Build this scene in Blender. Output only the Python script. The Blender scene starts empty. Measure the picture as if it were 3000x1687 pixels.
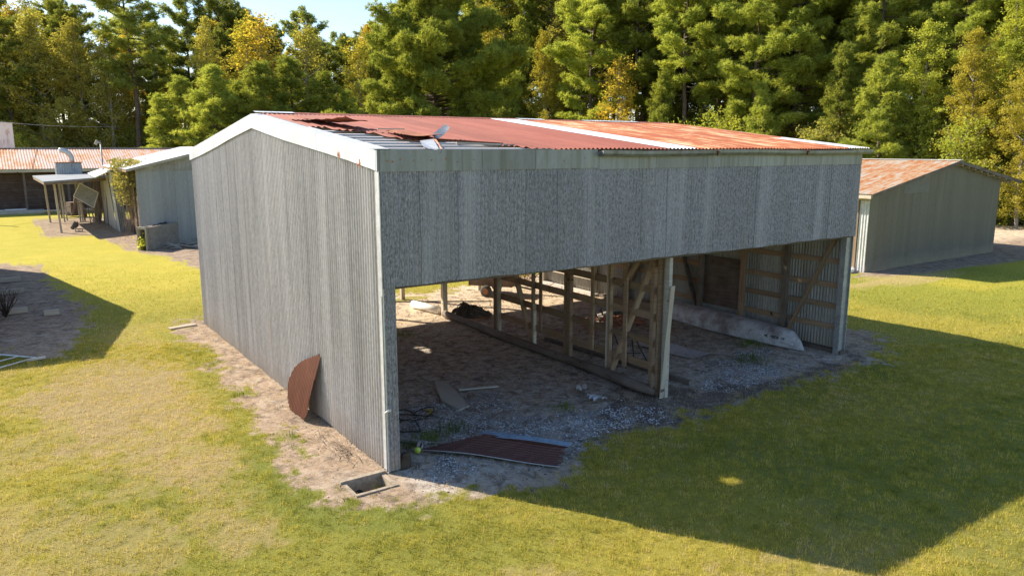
import bpy, math, random
import numpy as np
from mathutils import Vector, Matrix
SC = bpy.context.scene
COL = SC.collection
R = math.radians
RNG = np.random.default_rng(7)
random.seed(7)

# ------------------------------------------------------------------ camera, sky, sun
CAM = np.array([-4.66, -10.246, 5.0])
YAW, PITCH, FPX = 0.6006, 0.1832, 1889.76
cam_d = bpy.data.cameras.new('camera')
cam = bpy.data.objects.new('camera', cam_d)
COL.objects.link(cam)
cam.location = CAM
cam.rotation_euler = (math.pi / 2 - PITCH, 0, -YAW)
cam_d.sensor_width = 36.0
cam_d.lens = FPX / 2576 * 36
cam_d.clip_start = 0.1
cam_d.clip_end = 3000
SC.camera = cam

SUN_TO = np.array([-0.721, 1.191, 1.0]); SUN_TO /= np.linalg.norm(SUN_TO)
SUN_EL = math.asin(SUN_TO[2])
w = bpy.data.worlds.new('World'); SC.world = w; w.use_nodes = True
nt = w.node_tree; nt.nodes.clear()
sky = nt.nodes.new('ShaderNodeTexSky'); sky.sky_type = 'NISHITA'; sky.sun_disc = False
sky.sun_elevation = SUN_EL
sky.sun_rotation = math.atan2(SUN_TO[0], SUN_TO[1])
sky.air_density = 1.0; sky.dust_density = 0.4; sky.ozone_density = 2.2
bg = nt.nodes.new('ShaderNodeBackground'); bg.inputs[1].default_value = 0.108
wo = nt.nodes.new('ShaderNodeOutputWorld')
nt.links.new(sky.outputs[0], bg.inputs[0]); nt.links.new(bg.outputs[0], wo.inputs[0])
sd = bpy.data.lights.new('sun', 'SUN'); sd.energy = 4.9; sd.angle = R(0.5); sd.color = (1.0, 0.88, 0.71)
so = bpy.data.objects.new('sun', sd); COL.objects.link(so)
so.location = (-20, 30, 30)
so.rotation_euler = Vector(SUN_TO).to_track_quat('Z', 'Y').to_euler()
SC.view_settings.view_transform = 'Standard'
SC.view_settings.look = 'None'
SC.view_settings.exposure = 1.08
SC.view_settings.gamma = 1.0
SC.cycles.max_bounces = 6
SC.cycles.diffuse_bounces = 4
SC.cycles.transmission_bounces = 3
SC.cycles.transparent_max_bounces = 4

# ------------------------------------------------------------------ helpers
def tag(o, label=None, cat=None, group=None, kind=None):
    if label: o['label'] = label
    if cat: o['category'] = cat
    if group: o['group'] = group
    if kind: o['kind'] = kind
    return o

def empty(name, loc, label, cat, group=None):
    o = bpy.data.objects.new(name, None); COL.objects.link(o)
    o.location = loc; o.empty_display_size = 0.3
    bpy.context.view_layer.update()
    return tag(o, label, cat, group)

def link(name, me, mat, parent=None, smooth=False):
    o = bpy.data.objects.new(name, me); COL.objects.link(o)
    if mat is not None: me.materials.append(mat)
    if parent is not None:
        o.parent = parent
        o.matrix_parent_inverse = Matrix.Translation(Vector(parent_world(parent)) * -1)
    if smooth: me.polygons.foreach_set('use_smooth', [True] * len(me.polygons))
    return o

def parent_world(p):
    return Vector(p.location) if p.type == 'EMPTY' else Vector((0, 0, 0))

def np_mesh(name, V, F, uv=None):
    """V (n,3); F (m,k) all faces with k corners; uv (m*k,2)"""
    me = bpy.data.meshes.new(name)
    V = np.asarray(V, np.float32); F = np.asarray(F, np.int32)
    me.vertices.add(len(V)); me.vertices.foreach_set('co', V.ravel())
    m, k = F.shape
    me.loops.add(m * k); me.loops.foreach_set('vertex_index', F.ravel())
    me.polygons.add(m); me.polygons.foreach_set('loop_start', np.arange(0, m * k, k, dtype=np.int32))
    me.polygons.foreach_set('loop_total', np.full(m, k, np.int32))
    if uv is not None:
        l = me.uv_layers.new(name='UVMap'); l.data.foreach_set('uv', np.asarray(uv, np.float32).ravel())
    me.update(calc_edges=True)
    return me

class MB:
    """collects shapes, all as faces with a UV (u along the piece, v across)"""
    def __init__(s): s.v = []; s.f = []; s.uv = []
    def face(s, pts, uv=None):
        i = len(s.v); s.v += [tuple(p) for p in pts]; s.f.append(list(range(i, i + len(pts))))
        s.uv += (uv if uv else [(0, 0)] * len(pts)); return s
    def beam(s, p0, p1, w, h, up=(0, 0, 1), jit=0.0):
        p0 = Vector(p0); p1 = Vector(p1); d = (p1 - p0); L = d.length; d.normalize()
        up = Vector(up)
        if abs(d.dot(up)) > 0.95: up = Vector((1, 0, 0)) if abs(d.x) < 0.9 else Vector((0, 1, 0))
        sd_ = d.cross(up).normalized(); u2 = sd_.cross(d).normalized()
        r0 = random.random() * 9; r1 = random.random() * 9
        c = []
        for P in (p0, p1):
            for a, b in ((-1, -1), (1, -1), (1, 1), (-1, 1)):
                c.append(P + sd_ * (a * w / 2) + u2 * (b * h / 2))
        q = [(0, 1, 5, 4), (1, 2, 6, 5), (2, 3, 7, 6), (3, 0, 4, 7)]
        for k, f in enumerate(q):
            s.face([c[i] for i in f], [(r0, r1 + k * .3), (r0, r1 + k * .3 + w), (r0 + L, r1 + k * .3 + w), (r0 + L, r1 + k * .3)])
        s.face([c[3], c[2], c[1], c[0]], [(r0, r1), (r0 + .02, r1), (r0 + .02, r1 + w), (r0, r1 + w)])
        s.face([c[4], c[5], c[6], c[7]], [(r0, r1), (r0 + .02, r1), (r0 + .02, r1 + w), (r0, r1 + w)])
        return s
    def box(s, c, size, rz=0.0, rx=0.0, ry=0.0):
        M = Matrix.Rotation(rz, 3, 'Z') @ Matrix.Rotation(ry, 3, 'Y') @ Matrix.Rotation(rx, 3, 'X')
        c = Vector(c); hx, hy, hz = (t / 2 for t in size)
        P = [c + M @ Vector((a * hx, b * hy, d * hz)) for d in (-1, 1) for a, b in ((-1, -1), (1, -1), (1, 1), (-1, 1))]
        u = random.random() * 5
        for f in ((3, 2, 1, 0), (4, 5, 6, 7), (0, 1, 5, 4), (1, 2, 6, 5), (2, 3, 7, 6), (3, 0, 4, 7)):
            p = [P[i] for i in f]; a = (p[1] - p[0]).length; b = (p[3] - p[0]).length
            s.face(p, [(u, u), (u + a, u), (u + a, u + b), (u, u + b)])
        return s
    def tube(s, pts, rad, n=10, cap=True):
        pts = [Vector(p) for p in pts]
        if not hasattr(rad, '__len__'): rad = [rad] * len(pts)
        rings = []; base = len(s.v); acc = 0; prev = None; us = []
        for i, p in enumerate(pts):
            d = (pts[min(i + 1, len(pts) - 1)] - pts[max(i - 1, 0)]).normalized()
            ref = Vector((0, 0, 1)) if abs(d.z) < 0.9 else Vector((1, 0, 0))
            if prev is not None:
                a = (prev - d * prev.dot(d)).normalized()
            else: a = d.cross(ref).normalized()
            prev = a; b = d.cross(a)
            if i: acc += (p - pts[i - 1]).length
            us.append(acc)
            for k in range(n):
                t = 2 * math.pi * k / n
                s.v.append(tuple(p + (a * math.cos(t) + b * math.sin(t)) * rad[i]))
        for i in range(len(pts) - 1):
            for k in range(n):
                k2 = (k + 1) % n
                s.f.append([base + i * n + k, base + i * n + k2, base + (i + 1) * n + k2, base + (i + 1) * n + k])
                v0, v1 = k * .08, (k + 1) * .08
                s.uv += [(us[i], v0), (us[i], v1), (us[i + 1], v1), (us[i + 1], v0)]
        if cap:
            s.f.append([base + k for k in range(n)][::-1]); s.uv += [(0, 0)] * n
            e = base + (len(pts) - 1) * n
            s.f.append([e + k for k in range(n)]); s.uv += [(0, 0)] * n
        return s
    def grid(s, G, uscale=1.0):
        """G array (a,b,3)"""
        a, b, _ = G.shape; base = len(s.v)
        s.v += [tuple(p) for p in G.reshape(-1, 3)]
        for i in range(a - 1):
            for j in range(b - 1):
                s.f.append([base + i * b + j, base + (i + 1) * b + j, base + (i + 1) * b + j + 1, base + i * b + j + 1])
                s.uv += [(i * uscale, j * uscale), ((i + 1) * uscale, j * uscale), ((i + 1) * uscale, (j + 1) * uscale), (i * uscale, (j + 1) * uscale)]
        return s
    def build(s, name, mat, parent=None, smooth=False):
        me = bpy.data.meshes.new(name)
        me.from_pydata([tuple(v) for v in s.v], [], s.f)
        l = me.uv_layers.new(name='UVMap'); l.data.foreach_set('uv', np.array(s.uv, np.float32).ravel())
        me.update()
        return link(name, me, mat, parent, smooth)

def corr(name, mat, parent, bot, top, length, nrm, pitch=0.068, amp=0.009, seg=8, rows=1, u0=0.0, bend=None):
    """corrugated sheet: bot(u), top(u) give the ends of each rib column, nrm the outward normal"""
    n = max(4, int(round(length / pitch * seg)))
    u = np.linspace(0, length, n + 1)
    B = np.array([bot(a) for a in u]); T = np.array([top(a) for a in u])
    off = np.sin((u + u0) * 2 * np.pi / pitch)[:, None] * amp * np.asarray(nrm, float)[None]
    V = []
    for r in range(rows + 1):
        t = r / rows
        P = B * (1 - t) + T * t + off
        if bend is not None: P = P + bend(u, t)
        V.append(P)
    V = np.concatenate(V)
    i = np.arange(n)
    F = np.concatenate([np.stack([r * (n + 1) + i, r * (n + 1) + i + 1, (r + 1) * (n + 1) + i + 1, (r + 1) * (n + 1) + i], 1) for r in range(rows)])
    # drop degenerate columns
    Z = np.linalg.norm(V[F[:, 0]] - V[F[:, 3]], axis=1) > 0.004
    F = F[Z]
    hs = np.linalg.norm(T - B, axis=1)
    me = np_mesh(name, V, F)
    o = link(name, me, mat, parent, True)
    return o

def hash2(ix, iy, s=0):
    h = (ix.astype(np.int64) * 374761393 + iy.astype(np.int64) * 668265263 + s * 1442695041) & 0x7fffffff
    h = ((h ^ (h >> 13)) * 1274126177) & 0x7fffffff
    return ((h ^ (h >> 16)) & 0xffff) / 65535.0
def vnoise(x, y, s=0):
    ix = np.floor(x); iy = np.floor(y); fx = x - ix; fy = y - iy
    fx = fx * fx * (3 - 2 * fx); fy = fy * fy * (3 - 2 * fy)
    a = hash2(ix, iy, s); b = hash2(ix + 1, iy, s); c = hash2(ix, iy + 1, s); d = hash2(ix + 1, iy + 1, s)
    return (a * (1 - fx) + b * fx) * (1 - fy) + (c * (1 - fx) + d * fx) * fy
def fbm(x, y, s=0, o=4):
    r = 0; a = .5; t = 0
    for k in range(o):
        r = r + a * vnoise(x * 2 ** k, y * 2 ** k, s + k * 17); t += a; a *= .5
    return r / t
def polysd(x, y, poly):
    """signed distance, positive inside"""
    P = np.array(poly, float); n = len(P); d = np.full(x.shape, 1e9); ins = np.zeros(x.shape, bool)
    for i in range(n):
        a = P[i]; b = P[(i + 1) % n]; e = b - a
        t = np.clip(((x - a[0]) * e[0] + (y - a[1]) * e[1]) / (e @ e), 0, 1)
        d = np.minimum(d, np.hypot(x - a[0] - t * e[0], y - a[1] - t * e[1]))
        c = ((a[1] > y) != (b[1] > y)) & (x < (b[0] - a[0]) * (y - a[1]) / ((b[1] - a[1]) if b[1] != a[1] else 1e-9) + a[0])
        ins ^= c
    return np.where(ins, d, -d)
def sstep(x, a, b):
    t = np.clip((x - a) / (b - a), 0, 1); return t * t * (3 - 2 * t)

# ------------------------------------------------------------------ materials
class NT:
    def __init__(s, name):
        s.m = bpy.data.materials.new(name); s.m.use_nodes = True; s.t = s.m.node_tree; s.t.nodes.clear()
        s.out = s.t.nodes.new('ShaderNodeOutputMaterial')
    def n(s, typ, props=None, **inp):
        k = s.t.nodes.new('ShaderNode' + typ)
        for a, b in (props or {}).items(): setattr(k, a, b)
        for a, b in inp.items(): s.set(k, a, b)
        return k
    def set(s, k, a, b):
        key = int(a[1:]) if a[0] == '_' and a[1:].isdigit() else a.replace('_', ' ')
        sock = k.inputs[key]
        if hasattr(b, 'outputs'): b = b.outputs[0]
        if isinstance(b, bpy.types.NodeSocket): s.t.links.new(b, sock)
        else:
            if hasattr(sock.default_value, '__len__') and not hasattr(b, '__len__'): b = (b,) * len(sock.default_value)
            if hasattr(b, '__len__') and len(b) == 3 and len(sock.default_value) == 4: b = (*b, 1)
            sock.default_value = b
    def coord(s, which='Object', scale=(1, 1, 1), rot=(0, 0, 0)):
        c = s.n('TexCoord'); m = s.n('Mapping'); s.t.links.new(c.outputs[which], m.inputs[0])
        m.inputs['Scale'].default_value = scale; m.inputs['Rotation'].default_value = rot
        return m.outputs[0]
    def noise(s, vec, scale=5, detail=4, rough=.6, dist=0):
        k = s.n('TexNoise', Vector=vec, Scale=scale, Detail=detail, Roughness=rough, Distortion=dist); return k.outputs[0]
    def ramp(s, fac, stops):
        k = s.n('ValToRGB', _0=fac); e = k.color_ramp.elements
        while len(e) < len(stops): e.new(.5)
        for a, (p, c) in zip(e, stops):
            a.position = p; a.color = (*c, 1) if len(c) == 3 else c
        return k.outputs[0]
    def mix(s, fac, a, b, mode='MIX'):
        k = s.n('MixRGB', {'blend_type': mode}); s.set(k, '_0', fac); s.set(k, '_1', a); s.set(k, '_2', b); return k.outputs[0]
    def math(s, op, a, b=0.0, c=None):
        k = s.n('Math', {'operation': op}); s.set(k, '_0', a); s.set(k, '_1', b)
        if c is not None: s.set(k, '_2', c)
        return k.outputs[0]
    def rng(s, v, a, b, c=0.0, d=1.0):
        k = s.n('MapRange', Value=v); k.inputs[1].default_value = a; k.inputs[2].default_value = b; k.inputs[3].default_value = c; k.inputs[4].default_value = d
        return k.outputs[0]
    def bump(s, h, strength=.3, dist=.02):
        return s.n('Bump', Strength=strength, Distance=dist, Height=h).outputs[0]
    def bsdf(s, col, rough=.6, metal=0.0, normal=None, spec=None):
        b = s.n('BsdfPrincipled'); s.set(b, 'Base_Color', col); s.set(b, 'Roughness', rough); s.set(b, 'Metallic', metal)
        if spec is not None: s.set(b, 'Specular_IOR_Level', spec)
        if normal is not None: s.set(b, 'Normal', normal)
        s.t.links.new(b.outputs[0], s.out.inputs[0]); return s.m

def sepxyz(t, vec): return t.n('SeparateXYZ', _0=vec)

def galv(name, c0, c1, sheet_axis='Y', mottle=0.5, mscale=26, stain=0.3, rust=0.12, metal=0.35, rough=.5, stainc=(.12, .11, .075), sheet=.66, sheetv=.10, moss=0.0):
    """weathered galvanised steel: speckle, per-sheet tone, vertical run stains"""
    t = NT(name); o = t.coord('Object')
    sp = t.n('SeparateXYZ', _0=o); ax = sp.outputs[0 if sheet_axis == 'X' else 1]
    spk = t.noise(t.coord('Object', (1, 1, .38)), mscale * 1.15, 3, .7)
    spf = t.rng(spk, .36, .64)
    big = t.noise(o, 1.3, 3, .6)
    fl = t.math('FLOOR', t.math('DIVIDE', ax, sheet))
    wn = t.n('TexWhiteNoise', {'noise_dimensions': '1D'}); t.t.links.new(fl, wn.inputs['W'])
    base = t.mix(t.math('MULTIPLY', spf, mottle), c1, c0)
    tone = t.math('ADD', t.math('MULTIPLY', wn.outputs[0], sheetv * 2), 1 - sheetv)
    base = t.mix(1.0, base, tone, 'MULTIPLY')
    # broad streaks down the sheet
    sv = t.coord('Object', (5.5, 5.5, .22)); st = t.noise(sv, 1.0, 4, .65)
    base = t.mix(t.math('MULTIPLY', t.rng(st, .48, .7), stain), base, stainc)
    st2 = t.noise(t.coord('Object', (2.1, 2.1, .12)), 1.0, 3, .6)
    base = t.mix(t.math('MULTIPLY', t.rng(st2, .5, .68), .3), base, tuple(min(1, x * 1.35) for x in c0))
    sv3 = t.coord('Object', (13, 13, .3)); r = t.noise(sv3, 1.0, 3, .6)
    base = t.mix(t.math('MULTIPLY', t.rng(r, .66, .74), rust), base, (.42, .2, .06))
    fr = t.math('FRACT', t.math('DIVIDE', t.math('ADD', ax, t.math('MULTIPLY', big, .05)), sheet)); base = t.mix(t.math('MULTIPLY', t.rng(fr, .022, .008), .6), base, tuple(x * .35 for x in c1))
    zz = sp.outputs[2]
    # dirt splashed up from the ground
    low = t.math('MULTIPLY', t.rng(t.math('ADD', zz, t.math('MULTIPLY', big, .5)), .75, .2), .55)
    base = t.mix(low, base, (.36, .30, .2))
    return t.bsdf(base, t.rng(spk, .3, .7, rough - .1, rough + .15), metal, t.bump(spk, .12, .004))

def wood(name, c0, c1, grey=.3, rough=.85):
    t = NT(name); uvv = t.coord('UV', (1.2, 26, 1)); g = t.noise(uvv, 1.0, 5, .65, .4)
    oi = t.n('ObjectInfo'); o = t.coord('Object'); b = t.noise(o, 1.7, 3, .6)
    c = t.mix(t.rng(g, .3, .7), c0, c1)
    c = t.mix(t.math('MULTIPLY', t.rng(b, .4, .7), grey), c, (.3, .28, .25))
    k = t.noise(t.coord('UV', (5, 9, 1)), 1.0, 1, .5); c = t.mix(t.rng(k, .72, .76), c, tuple(x * .3 for x in c0))
    tone = t.rng(oi.outputs['Random'], 0, 1, .78, 1.18); c = t.mix(1.0, c, tone, 'MULTIPLY')
    return t.bsdf(c, rough, 0, t.bump(g, .35, .006), .2)

def plain(name, c, rough=.7, metal=0, var=.2, scale=9, c2=None, bump=.15, bd=.005):
    t = NT(name); o = t.coord('Object'); n = t.noise(o, scale, 4, .65)
    n2 = t.noise(o, scale * .17, 3, .6)
    d = c2 if c2 else tuple(x * (1 - var * 2) for x in c)
    col = t.mix(t.rng(t.math('ADD', t.math('MULTIPLY', n, .6), t.math('MULTIPLY', n2, .4)), .36, .62), d, c)
    return t.bsdf(col, rough, metal, t.bump(n, bump, bd))

M = {}
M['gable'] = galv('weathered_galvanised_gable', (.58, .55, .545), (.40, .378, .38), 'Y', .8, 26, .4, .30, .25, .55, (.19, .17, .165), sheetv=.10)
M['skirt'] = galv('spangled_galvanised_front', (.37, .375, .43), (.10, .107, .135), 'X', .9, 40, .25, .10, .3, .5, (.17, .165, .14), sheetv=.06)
M['inside'] = galv('dull_galvanised_side', (.42, .42, .40), (.26, .26, .25), 'Y', .8, 20, .35, .22, .3, .55, (.16, .15, .1))
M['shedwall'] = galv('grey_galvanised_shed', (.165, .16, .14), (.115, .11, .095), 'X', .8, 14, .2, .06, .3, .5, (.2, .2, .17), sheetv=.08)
M['shedwall2'] = galv('blue_grey_galvanised_shed', (.33, .35, .37), (.25, .27, .29), 'X', .8, 14, .25, .06, .3, .5, (.2, .2, .17), sheetv=.08)
M['shedwally'] = galv('grey_galvanised_shed_side', (.42, .42, .40), (.33, .33, .32), 'Y', .8, 14, .3, .08, .3, .5, (.2, .19, .15))
M['fascia_flat'] = galv('aged_flat_flashing', (.28, .295, .30), (.18, .195, .20), 'X', .8, 6, .75, .25, .3, .45, (.10, .10, .06), 1.4, .16)
M['white_trim'] = galv('white_bare_trim', (.62, .64, .68), (.5, .52, .56), 'Y', .5, 4, .25, .12, .1, .45, (.5, .48, .42), 2.4, .03)
def rusty(name, stops, scale=(7, .45, 1), rust_spots=True, rough=.75, sheet=None):
    t = NT(name); v = t.coord('Object', scale); n = t.noise(v, 1.0, 6, .68, .35)
    o = t.coord('Object'); n2 = t.noise(o, 2.3, 4, .6); n3 = t.noise(o, 30, 2, .6)
    f = t.math('ADD', t.math('MULTIPLY', n, .72), t.math('MULTIPLY', n2, .28))
    c = t.ramp(f, stops)
    c = t.mix(t.math('MULTIPLY', t.rng(n3, .3, .7), .25), c, (.12, .05, .03))
    if sheet:
        sp = t.n('SeparateXYZ', _0=o); fl = t.math('FLOOR', t.math('DIVIDE', sp.outputs[0], sheet))
        wn = t.n('TexWhiteNoise', {'noise_dimensions': '1D'}); t.t.links.new(fl, wn.inputs['W'])
        c = t.mix(1.0, c, t.rng(wn.outputs[0], 0, 1, .86, 1.1), 'MULTIPLY')
    return t.bsdf(c, rough, .0, t.bump(n3, .15, .003), .3)
M['roof_red'] = rusty('dark_red_rusted_roof', [(.2, (.22, .065, .045)), (.48, (.285, .088, .064)), (.66, (.34, .125, .09)), (.76, (.58, .38, .30))], (8, .5, 1), sheet=.66)
M['roof_orange'] = rusty('streaked_orange_roof', [(.3, (.25, .065, .04)), (.46, (.35, .10, .05)), (.53, (.47, .19, .08)), (.59, (.66, .45, .28)), (.73, (.72, .6, .48))], (5.5, .38, 1))
M['roof_white'] = plain('bright_bare_galvanised', (.85, .86, .88), .4, .2, .1, 5)
M['roof_shed'] = rusty('white_and_orange_roof', [(.3, (.36, .11, .035)), (.45, (.50, .20, .07)), (.52, (.52, .36, .22)), (.6, (.52, .48, .42)), (.8, (.6, .58, .54))], (1.1, 5.0, 1))
M['roof_barn'] = rusty('pale_and_orange_barn_roof', [(.34, (.50, .17, .06)), (.45, (.66, .34, .18)), (.54, (.66, .5, .44)), (.68, (.62, .42, .36)), (.85, (.78, .74, .7))], (1.5, .3, 1))
M['rust'] = rusty('deep_rust', [(.2, (.07, .022, .010)), (.5, (.12, .038, .018)), (.7, (.17, .06, .026)), (.9, (.24, .10, .045))], (9, 9, .8))
M['rust_dark'] = rusty('dark_rust_sheet', [(.2, (.075, .035, .03)), (.5, (.11, .048, .04)), (.66, (.15, .08, .068)), (.8, (.4, .3, .27))], (1.2, 14, 4))
M['rust_torn'] = rusty('fresh_torn_rust', [(.2, (.33, .10, .05)), (.5, (.45, .18, .1)), (.7, (.55, .26, .13)), (.9, (.7, .5, .4))], (9, 1, 1))
M['lumber'] = wood('old_brown_lumber', (.22, .145, .085), (.40, .28, .18), .25)
M['lumber_grey'] = wood('grey_weathered_lumber', (.30, .28, .24), (.5, .47, .41), .5)
M['lumber_dark'] = wood('dark_stained_lumber', (.085, .066, .052), (.19, .15, .12), .4)
M['lumber_pale'] = wood('pale_dry_lumber', (.42, .36, .27), (.6, .53, .42), .25)
M['white_wood'] = wood('whitewashed_battens', (.5, .5, .52), (.7, .7, .72), .1)
M['barnwood'] = wood('brown_barn_boards', (.075, .045, .035), (.14, .09, .07), .2)
M['galv_blue'] = plain('blue_grey_galvanised', (.30, .40, .50), .4, .4, .2, 12)
M['galv_light'] = plain('pale_galvanised', (.62, .64, .66), .4, .3, .15, 10)
M['galv_mid'] = plain('mid_galvanised', (.40, .42, .43), .45, .3, .2, 14)
M['concrete'] = plain('stained_concrete', (.36, .31, .26), .9, 0, .22, 6, bump=.4)
M['concrete_pale'] = plain('pale_concrete', (.55, .52, .47), .9, 0, .15, 14, bump=.4)
M['white_paint'] = plain('chalky_white_paint', (.85, .83, .8), .6, 0, .06, 8)
M['black'] = plain('black_rubber', (.02, .02, .022), .6, 0, .2, 20)
M['tyre'] = plain('dusty_tyre', (.10, .09, .08), .85, 0, .2, 20)
M['red_rim'] = plain('faded_red_paint', (.40, .17, .09), .6, .1, .2, 12)
M['red_bed'] = plain('rusty_brown_steel', (.22, .15, .11), .7, .1, .25, 10)
M['burlap'] = plain('mouldy_dark_cloth', (.12, .095, .07), .95, 0, .3, 10, bump=.6, bd=.02)
M['yellow'] = plain('yellow_plastic', (.7, .55, .04), .5)
M['lime'] = plain('lime_plastic', (.5, .65, .1), .4)
M['green_tuft'] = None
M['drain'] = plain('dirty_drain_concrete', (.40, .33, .25), .95, 0, .28, 12, bump=.6)
M['inside_dark'] = plain('darker_grey_patch', (.15, .15, .14), .6, .2, .15, 10)
M['soil'] = plain('dark_soil_heap', (.09, .07, .05), .95, 0, .3, 8, bump=.8, bd=.03)
M['blackpaint'] = plain('faded_letter_paint', (.05, .05, .055), .7)
M['bark_pine'] = plain('pine_bark', (.17, .125, .095), .95, 0, .3, 6, bump=.9, bd=.03)
M['bark_grey'] = plain('pale_grey_bark', (.33, .30, .26), .9, 0, .25, 5, bump=.6, bd=.02)

def leaf_mat(name, cA, cB, trans=.4, clump=.5, tone=.25):
    t = NT(name); o = t.coord('Object'); n = t.noise(o, clump, 3, .6)
    g = t.n('NewGeometry'); oi = t.n('ObjectInfo')
    f = t.math('ADD', t.math('MULTIPLY', t.rng(n, .32, .68), .65), t.math('MULTIPLY', g.outputs['Random Per Island'], .35))
    c = t.mix(f, cA, cB)
    c = t.mix(1.0, c, t.rng(oi.outputs['Random'], 0, 1, 1 - tone, 1 + tone), 'MULTIPLY')
    d = t.n('BsdfDiffuse', Color=c); tr = t.n('BsdfTranslucent', Color=t.mix(1.0, c, (1.25, 1.15, .6), 'MULTIPLY'))
    m = t.n('MixShader', _0=trans, _1=d, _2=tr)
    t.t.links.new(m.outputs[0], t.out.inputs[0]); return t.m
M['lf_pine'] = leaf_mat('pine_needles', (.21, .285, .065), (.47, .50, .12), .5)
M['lf_pine_dark'] = leaf_mat('dark_pine_needles', (.18, .23, .06), (.34, .37, .10), .5)
M['lf_green'] = leaf_mat('green_leaves', (.27, .33, .06), (.52, .54, .11), .5)
M['lf_yellow'] = leaf_mat('yellow_green_leaves', (.38, .36, .06), (.62, .55, .11), .5)
M['lf_gold'] = leaf_mat('golden_leaves', (.42, .34, .06), (.60, .48, .09), .5)
M['lf_olive'] = leaf_mat('olive_leaves', (.28, .28, .075), (.44, .41, .11), .5)
M['lf_vine'] = leaf_mat('vine_leaves', (.12, .16, .03), (.45, .38, .18), .4, 2.5)
M['twig'] = plain('dry_twigs', (.36, .27, .19), .95, 0, .3, 10)
M['twig_dark'] = plain('dark_dead_twigs', (.07, .05, .04), .95, 0, .3, 10)
# ------------------------------------------------------------------ ground
DIRT = [[(-0.79, 13.05), (0.3, 13.1), (4, 13.1), (8.2, 13.15), (10.9, 13.5), (13.8, 13.9), (12.9, 12.69), (14.9, 0.68), (13.53, -0.49), (12.03, -0.89), (9.48, -0.65), (7.31, -0.78), (4.67, -1.09), (3.3, -0.94), (2.41, -1.51), (1.85, -1.73), (1.02, -1.45), (0.5, -1.29), (-0.54, -1.18), (-1.16, -0.54), (-1.28, 0.66), (-0.97, 2.43), (-0.87, 4.67), (-0.93, 6.66), (-0.63, 9.3)],
        [(-2.68, 49.45), (-1.84, 54.96), (3.38, 50.6), (5.1, 36.9), (4.3, 31.3), (2.26, 23.3), (1.8, 27.2), (0.75, 31.65), (0.42, 38.15), (-1.06, 39.4), (-2.28, 40.47)],
        [(-5.65, 30.79), (-3.49, 28.19), (-3.23, 22.44), (-2.66, 16.48), (-3.06, 13.26), (-3.74, 10.76), (-4.4, 10.78), (-5.44, 12.6), (-9, 20)],
        [(27.68, 9.47), (23.4, 6.24), (25.58, 5.42), (28.16, 5.2), (34.12, 4.6), (46, 6), (60, 8), (60, 16), (46.98, 13), (38, 12), (30, 18), (24, 20)],
        [(-30, 59), (-2, 59), (12, 60), (12, 75), (-30, 75)]]
GRAV = [(1.2, 2.6), (2.6, 3.1), (3.59, 1.92), (3.68, 0.6), (5.57, 0.27), (6.23, -0.19), (8.63, -0.24), (10.12, 0.02), (10.82, 1.46), (9.41, 1.53), (5.71, -0.67), (3.78, -0.89), (2.91, -1.0), (1.82, -0.6), (0.59, -0.5), (0.3, 0.9)]
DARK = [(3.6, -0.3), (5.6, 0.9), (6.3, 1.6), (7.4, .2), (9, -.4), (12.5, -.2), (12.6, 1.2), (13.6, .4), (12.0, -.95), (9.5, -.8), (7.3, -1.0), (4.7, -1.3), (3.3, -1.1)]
DRY = [[(-3.91, 9.44), (-2.51, 10.14), (-1.51, 8.6), (-1.77, 5.59), (-2.56, 4.47), (-2.6, 2.49), (-3.06, 2.24), (-3.86, 4.41), (-4.34, 7.05)],
       [(-2.82, 6.01), (-2.11, 5.82), (-1.78, 2.99), (-1.98, 0.33), (-2.0, -1.2), (-2.63, -0.89), (-3.01, 1.19), (-3.0, 3.38)],
       [(26, 6.0), (27, 4.6), (24.71, 4.2), (21.5, 4.8), (20.5, 5.6)]]
YELL = [(-6, 14), (1, 13), (-0.8, 9.0), (-2.2, 10.2), (0, 25), (0.5, 38), (-6, 40)]

def masks(x, y):
    n1 = fbm(x * 1.7, y * 1.7, 3, 4) - .5; n2 = fbm(x * 6, y * 6, 11, 3) - .5
    d = np.full(x.shape, -9.0)
    for p in DIRT: d = np.maximum(d, polysd(x, y, p))
    far = np.clip(np.hypot(x - CAM[0], y - CAM[1]) / 30, 1, 4)
    dirt = sstep(d + n1 * 1.0 * far ** .3 + n2 * 1.1, -.42, .34)
    # the sunlit yard behind the shed: half grown over
    yard = sstep(y, 11.6, 12.6) * sstep(22 - y, 0, 3) * sstep(x, 1, 3) * sstep(19 - x, 0, 2)
    yg = sstep(fbm(x * 1.3, y * 1.3, 29, 4), .52, .62)
    dirt = np.where(yard > .4, dirt * (1 - .7 * yg), dirt)
    grav = sstep(polysd(x, y, GRAV) + n1 * 1.5 + n2 * .6, -.1, .3)
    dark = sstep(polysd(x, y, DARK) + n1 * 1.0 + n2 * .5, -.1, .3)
    dry = np.zeros(x.shape)
    for p in DRY: dry = np.maximum(dry, sstep(polysd(x, y, p) + n1 * 1.6 + n2 * .9, -.3, .35))
    patch = sstep(fbm(x * .55 + 9, y * .55, 41, 4) + n2 * .25, .54, .66)
    nearw = sstep(30 - np.hypot(x - CAM[0], y - CAM[1]), 0, 12)
    dry = np.clip(dry * .72 + patch * .5 * nearw * (1 - .75 * sstep(x, 2.5, 5)), 0, 1)
    patch = patch
    # a greener band beside the dirt strip
    band = sstep(d, -.9, -.35) * (x < 0) * (y < 12)
    dry = dry * (1 - .8 * band)
    green = sstep(fbm(x * .35, y * .35, 77, 3), .42, .62) * .6 + band * .5
    yel = sstep(y + n1 * 6, 8, 20) * sstep(-x, -8, 0)
    return dirt, grav, dark, dry, green, yel

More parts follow.
